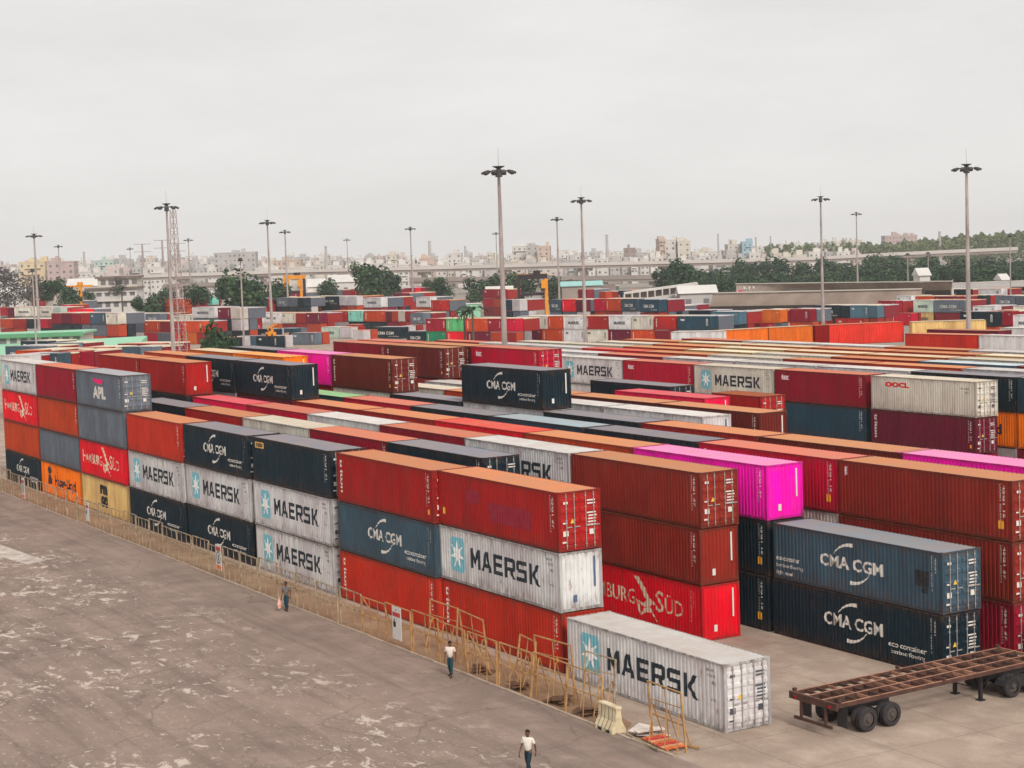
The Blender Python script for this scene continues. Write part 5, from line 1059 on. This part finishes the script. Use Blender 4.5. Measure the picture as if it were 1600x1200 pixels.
# thin chimneys and aerials
for j, (u, v, w, lab) in enumerate([(509, 386, 1.5, 'pale chimney on the skyline left of centre'), (671, 378, 1.6, 'chimney behind the lone lamp mast'), (727, 386, 1.2, 'thin aerial left of tallest mast'), (948, 368, 1.4, 'pale chimney right of the ringed mast'), (1181, 372, .8, 'left thin aerial right of the blue building'), (1204, 370, .8, 'thin aerial further right of the blue building'), (1468, 363, 1.4, 'short dark chimney on the wooded ridge'), (1122, 367, .9, 'lattice aerial before the cream building'), (131, 395, 1.2, 'dark chimney at left behind the viaduct')]):
    p = atd(u, v, 1200); t = link('chimney', MB().tube((0, 0, 0), (0, 0, p.z), w, w*.6, 8).tube((0, 0, p.z), (0, 0, p.z+.6), w*.75, w*.75, 8).mesh('chimney', [PL['grey']])); t.location = (p.x, p.y, 0); tag(t, lab, 'chimney', 'chimneys and aerials on the skyline')

def facing(u1, v1, u2, dep, name, lab, cat='building'):
    """Empty whose +x runs along the picture, -y faces the yard"""
    a = atd(u1, v1, dep); b = atd(u2, v1, dep); t = empty(name, (a.x, a.y, 0), math.atan2(b.y-a.y, b.x-a.x)); tag(t, lab, cat); return t, math.hypot(b.x-a.x, b.y-a.y)
# white two-storey house at left
t, w = facing(135, 452, 213, 640, 'white_house', 'white two-storey house with brown eaves, left behind containers'); h = zat(135, 453, 640)
MB().box(0, w, 0, 12, 0, h).build('wall', PL['white'], t); RB = mat('brown_roof', s2l((128, 112, 104)), .9, .3, .5, s2l((90, 78, 72)))
MB().box(-.6, w+.6, -1, 12.5, h, h+.6).build('roof', RB, t); MB().box(-.3, w+.3, -.8, 0, h*.62, h*.62+.2).build('canopy', RB, t)
for f, z in enumerate((h-2.6, h-6.6)):
    for i in range(6):
        x = w*(i+.5)/6; fr = MB().box(x-.9, x+.9, -.06, -.01, z, z+(1.2 if f == 0 else 1.7)).build('window', WIN, t); MB().box(x-1.1, x+1.1, -.5, -.07, z+(1.25 if f == 0 else 1.75), z+(1.35 if f == 0 else 1.85)).build('shade', RB, fr)
t, w = facing(152, 434, 213, 700, 'brown_building', 'low brown-roofed building above the white house'); h = zat(152, 436, 700)
MB().box(0, w, 0, 10, 0, h).build('wall', PL['cream'], t); MB().box(-.8, w+.8, -1, 11, h, h+.9).build('roof', RB, t)
for i in range(5): MB().box(w*(i+.4)/5, w*(i+.4)/5+2, -.06, -.01, h-2.6, h-.6).build('window', WIN, t)
for (u1, u2, v, dep, nm, lab, c) in [(104, 160, 436, 780, 'long_shed', 'long pale shed below the viaduct at left', 'white'), (480, 505, 436, 640, 'gabled_house', 'small white house right of the small yellow crane', 'white'), (0, 42, 450, 640, 'gabled_house', 'pale low roof under the bare trees at far left', 'white'), (512, 560, 430, 720, 'long_shed', 'long white roof below the viaduct left of the tree clump', 'white'),
    (1062, 1119, 447, 480, 'pale_warehouse', 'pale blank warehouse wall at right of the covered ramp', 'grey'), (1437, 1453, 419, 560, 'white_kiosk', 'small white tower building before the wooded band', 'white'), (1567, 1577, 428, 540, 'white_kiosk', 'tiny white cabin at right edge before the trees', 'white'), (760, 800, 448, 600, 'long_shed', 'low pale shed left of the gantry crane', 'cream'), (905, 960, 446, 560, 'long_shed', 'low shed with white posts right of the ringed mast', 'brown')]:
    t, w = facing(u1, v, u2, dep, nm, lab); h = zat(u1, v, dep)
    MB().box(0, w, 0, 9, 0, h*.8).build('wall', PL[c], t); m = MB(); g = h
    m.face([(-.5, -.6, h*.78), (w+.5, -.6, h*.78), (w+.5, 4.5, g), (-.5, 4.5, g)]); m.face([(-.5, 4.5, g), (w+.5, 4.5, g), (w+.5, 9.6, h*.78), (-.5, 9.6, h*.78)]); m.face([(w+.5, -.6, h*.78), (w+.5, 9.6, h*.78), (w+.5, 4.5, g)]); m.face([(-.5, 9.6, h*.78), (-.5, -.6, h*.78), (-.5, 4.5, g)])
    m.build('roof', PL['white'] if c != 'brown' else RB, t)
    for i in range(max(1, int(w/5))): MB().box((i+.5)*5-1, (i+.5)*5+.6, -.05, -.01, h*.4, h*.62).build('window', WIN, t)
# green station hall at far left
GRN = mat('mint_green_roof', s2l((150, 200, 168)), .7, .2, .4, s2l((120, 170, 140))); GRD = mat('green_fascia', s2l((96, 150, 112)), .7, .5, .3, s2l((60, 100, 76)))
t, w = facing(-20, 520, 128, 372, 'station_hall', 'long low hall with mint green roofs at far left'); z0 = 4.6; z1 = 6.7
MB().box(0, w, 0, 10, 0, z1-.3).build('wall', PL['cream'], t); MB().box(-.5, w+.6, -.8, 11, z1-.3, z1+.15).build('upper_roof', GRN, t); MB().box(-.4, w+.5, -.9, -.81, z1-.75, z1+.1).build('fascia', GRD, t)
for i in range(9): MB().box(w*i/9+.3, w*(i+1)/9-.5, -.06, -.01, z0+.1, z1-.9).build('window', WIN, t)
m = MB(); w2 = w+14; m.face([(-2, -.2, 4.6), (w2, -.2, 5.4), (w2+3, -34, 3.3), (-2, -34, 3.0)]); m.face([(-2, -34, 3.0), (w2+3, -34, 3.3), (w2+3, -34, 0), (-2, -34, 0)]); m.face([(w2, -.2, 5.4), (w2, -.2, 0), (w2+3, -34, 0), (w2+3, -34, 3.3)]); m.build('lower_roof', GRN, t)
MB().box(w2-2.5, w2+3.2, -34.4, -34.05, 1.6, 3.35).build('gable_panel', GRD, t)
# pale green block behind the palms
t, w = facing(716, 476, 750, 560, 'green_shed', 'pale green shed behind the dark palms'); h = zat(716, 476, 560); MB().box(0, w, 0, 6, 0, h).build('wall', GRN, t); MB().box(-.3, w+.3, -.3, 6.3, h, h+.2).build('roof', PL['white'], t); MB().box(1, 2.2, -.05, -.01, h-2, h-1.2).build('window', WIN, t)
t, w = facing(878, 441, 940, 560, 'turquoise_shed', 'long low shed with turquoise roof behind the gantry crane'); h = zat(878, 442, 560); MB().box(0, w, 0, 8, 0, h-1).build('wall', PL['brown'], t)
MB().face([(-.5, -.6, h-1.2), (w+.5, -.6, h-1.2), (w+.5, 5, h+.3), (-.5, 5, h+.3)]).face([(-.5, 5, h+.3), (w+.5, 5, h+.3), (w+.5, 9, h-1), (-.5, 9, h-1)]).build('roof', mat('turquoise_roof', s2l((150, 195, 190)), .7, .5, .4, s2l((110, 150, 150))), t)
# brown sheds at right
BRS = mat('rusty_corrugated_roof', s2l((172, 154, 140)), .9, .12, 1.0, s2l((126, 110, 102)), stretch=(1, .35, 1), detail=9)
def shed(u1, u2, ve, vr, ze, zr, lab, n=10):
    a, b = atz(u1, ve[0], ze), atz(u2, ve[1], ze); c, d = atz(u2, vr[1], zr), atz(u1, vr[0], zr); o = Vector((a.x, a.y, 0)); t = empty('brown_shed', o); tag(t, lab, 'warehouse')
    a, b, c, d = a-o, b-o, c-o, d-o; nv = Vector((0, 0, 1)); bk = (d-a); bk.z = 0
    m = MB(); N_ = 90; dz = Vector((0, 0, .22))
    for i in range(N_):
        p, q, r2, s = a+(b-a)*(i/N_), a+(b-a)*((i+.5)/N_), a+(b-a)*((i+1)/N_), None
        P, Q, R2 = d+(c-d)*(i/N_), d+(c-d)*((i+.5)/N_), d+(c-d)*((i+1)/N_)
        m.face([p, q+dz, Q+dz, P]); m.face([q+dz, r2, R2, Q+dz])
    e, g = d+bk, c+bk; e.z = a.z; g.z = b.z; m.face([d, c, g, e]); m.build('roof', BRS, t)
    up_ = Vector((0, 0, .3)); MB().bar(d+up_, c+up_, .7, .3).build('ridge_cap', PL['cream'], t); MB().bar(a+Vector((0, 0, -.15)), b+Vector((0, 0, -.15)), .3, .5).build('gutter', PL['grey'], t)
    sk = MB(); rs = random.Random(4)
    for i in range(34):
        f = rs.uniform(.02, .98); g0 = rs.uniform(.1, .6); g1 = g0+rs.uniform(.15, .35); w_ = .012*rs.uniform(.3, 1)
        P0 = [a+(b-a)*ff+((d+(c-d)*ff)-(a+(b-a)*ff))*gg+Vector((0, 0, .34)) for ff, gg in ((f, g0), (f+w_, g0), (f+w_, g1), (f, g1))]; sk.face(P0)
    sk.build('roof_patches', PL['cream'], t)
    m = MB()
    for p, q in ((b, c),): m.face([p, g, c]); m.face([Vector((p.x, p.y, 0)), Vector((g.x, g.y, 0)), g, p])
    m.face([a, e, d]); m.face([Vector((a.x, a.y, 0)), a, e, Vector((e.x, e.y, 0))]); m.build('gable_wall', PL['brown'], t)
    ax = (b-a).normalized(); L = (b-a).length
    m2 = MB(); back = bk.normalized()*3; m2.face([Vector((a.x, a.y, 0))+back, Vector((b.x, b.y, 0))+back, Vector((b.x, b.y, b.z))+back, Vector((a.x, a.y, a.z))+back]); m2.build('interior_shade_sheet', DARK, t)  # dark sheet just inside the eave, painting the shade of the open side
    for i in range(n+1):
        p = a+(b-a)*(i/n); MB().box(p.x-.25, p.x+.25, p.y-.25, p.y+.25, 0, p.z-.05).build('column', PL['white'], t)
    return t, a, b, c, d
shed(1085, 1440, (479, 473), (460, 453), 3.8, 7.2, 'front brown corrugated shed with open side at right', 12)
t, a, b, c, d = shed(1150, 1488, (457, 451), (445, 441), 6.4, 8.6, 'rear brown corrugated shed under the wooded band', 8)
for k_ in (.27, .68):
    p = a+(b-a)*k_; q_ = (b-a).normalized(); MB().box(0, 8, -1, 5, 0, 2.2, 0, Matrix.Translation(p+Vector((0, 0, -.3))) @ Matrix.Rotation(math.atan2(q_.y, q_.x), 4, 'Z')).build('roof_lantern', CONCD, t)
# covered ramp
a, b = atd(975, 457, 470), atd(1090, 441, 500); o = Vector((a.x, a.y, 0)); t = empty('covered_ramp', o); tag(t, 'white sloping covered ramp on columns right of the ringed mast', 'covered walkway'); b = b-o; a = a-o
f2 = Vector((_f.x, _f.y, 0)).normalized()*4
MB().face([a, b, b+f2, a+f2]).face([a-Vector((0, 0, .5)), b-Vector((0, 0, .7)), b, a]).build('canopy', PL['white'], t); MB().face([a-Vector((0, 0, 3.0)), b-Vector((0, 0, 3.4)), b-Vector((0, 0, 2.4)), a-Vector((0, 0, 2.3))]).build('parapet', PL['white'], t)
MB().face([a+f2-Vector((0, 0, 8)), b+f2-Vector((0, 0, 10)), b+f2, a+f2]).build('inner_wall', CONCD, t)
for i in range(11):
    p = a+(b-a)*(i/10); MB().box(p.x-.2, p.x+.2, p.y-.2, p.y+.2, 0, p.z-.5).build('column', CONC, t)
# boundary wall at right
a, b = atd(1485, 443, 520), atd(1640, 441, 520); t = empty('boundary_wall', (a.x, a.y, 0), math.atan2(b.y-a.y, b.x-a.x)); tag(t, 'pale grey boundary wall at right behind the containers', 'wall'); L = (b-a).length
MB().box(0, L, 0, .4, 0, a.z).build('wall', PL['grey'], t); MB().box(0, L, -.1, .5, a.z, a.z+.2).build('coping', PL['white'], t)
a = atz(1152, 467, 5); t = empty('pink_panel', (a.x, a.y, 0), .6); tag(t, 'bright pink slanted panel standing before the brown shed', 'sign'); MB().box(-.1, .9, -.15, .15, 0, 7.6, 0, Matrix.Rotation(R(5), 4, 'Y')).build('panel', mat('pink_panel_paint', s2l((240, 20, 110)), .6), t)

# ---------------------------------------------------------------- gantry cranes, jib crane, handlers
YEL, CBK = mat('crane_yellow', s2l((232, 150, 40)), .6, 1, .4, s2l((150, 90, 40))), mat('crane_black', s2l((50, 40, 46)), .7)
def gantry(u1, u2, vt, dep, lab, mats_, depth=9):
    t, w = facing(u1, vt, u2, dep, 'gantry_crane', lab, 'crane'); h = zat(u1, vt, dep)
    k = 0
    for x in (0, w):
        for y in (0, depth): MB().box(x-.45, x+.45, y-.4, y+.4, 1.1, h-.8).build('leg', mats_[k % len(mats_)], t); k += 1
        MB().box(x-.5, x+.5, -.8, depth+.8, 1.1, 1.9).build('sill_beam', mats_[k % 2], t)
        for y in (-.4, depth+.4): MB().tube((x-.35, y, .6), (x+.35, y, .6), .6, n=14).build('wheel', TYRE, t)
    for y in (0, depth): MB().box(-.4, w+.4, y-.4, y+.4, h-.8, h+.5).build('top_beam', mats_[1 if y else 0], t)
    MB().box(w*.55, w*.8, .5, depth-.5, h+.1, h+1.4).build('trolley', CBK, t); MB().box(w*.1, w*.9, 1, depth-1, h*.62, h*.62+.7).build('spreader', CBK, t); MB().box(w*.82, w*1.0, -1.4, .0, h-3.4, h-1.2).build('cab', YEL, t)
    for y in (0, depth): MB().bar((0, y, h*.62), (w, y, h*.62+.4), .3).build('cross_tie', CBK, t)
    return t
gantry(810, 853, 432, 470, 'large yellow and black gantry crane right of the tallest mast', [CBK, YEL, YEL, CBK])
gantry(444, 470, 433, 600, 'small yellow gantry crane beside the pair of masts', [YEL, YEL, YEL, CBK])
p = atd(125, 446, 620); t = empty('jib_crane', (p.x, p.y, 0), -YAW); tag(t, 'orange T-shaped jib crane at left behind containers', 'crane'); MB().box(-.6, .6, -.6, .6, 0, p.z).build('mast', YEL, t); MB().box(-5, 4.5, -.35, .35, p.z-.6, p.z+.1).build('jib', YEL, t); MB().box(-.9, .9, -.8, .8, p.z, p.z+1.2).build('slew_head', YEL, t)
for u, v, lab in [(443, 541, 'yellow handler truck between dark containers at left centre'), (423, 514, 'yellow handler truck before the cream and red stack')]:
    p = atz(u, v, 0) if v > 530 else atd(u, v, 380); t = empty('container_handler', (p.x, p.y, 0 if v > 530 else max(0, p.z-2)), .5); tag(t, lab, 'handler truck', 'container handlers'); t.scale = (.36, .4, .6)
    MB().box(-3, 3, -1.3, 1.3, .8, 2.2).build('chassis', YEL, t); MB().box(-1, 1, -.9, .9, 2.2, 3.8).build('cab', YEL, t); MB().bar((-2.5, 0, 3.2), (4.5, 0, 5.2), .7).build('boom', YEL, t)
    for x in (-2, 2): MB().tube((x, -1.35, .8), (x, 1.35, .8), .8, n=14).build('wheel', TYRE, t)
    MB().box(-.7, .9, -.93, -.905, 2.7, 3.6).build('window', GLS, t)

# ---------------------------------------------------------------- haze
hm = bpy.data.materials.new('thin_haze'); hm.use_nodes = True; t_ = hm.node_tree; t_.nodes.clear(); o_ = N(t_, 'ShaderNodeOutputMaterial'); pv = N(t_, 'ShaderNodeVolumePrincipled')
pv.inputs['Color'].default_value = (.98, .97, .965, 1); pv.inputs['Density'].default_value = .00013; pv.inputs['Anisotropy'].default_value = .1; t_.links.new(pv.outputs[0], o_.inputs['Volume'])
hz_o = MB().box(-2400, 250, -350, 2600, -1.5, 60).build('haze', hm); tag(hz_o, 'thin pale haze over the yard and city', 'haze', kind='stuff')
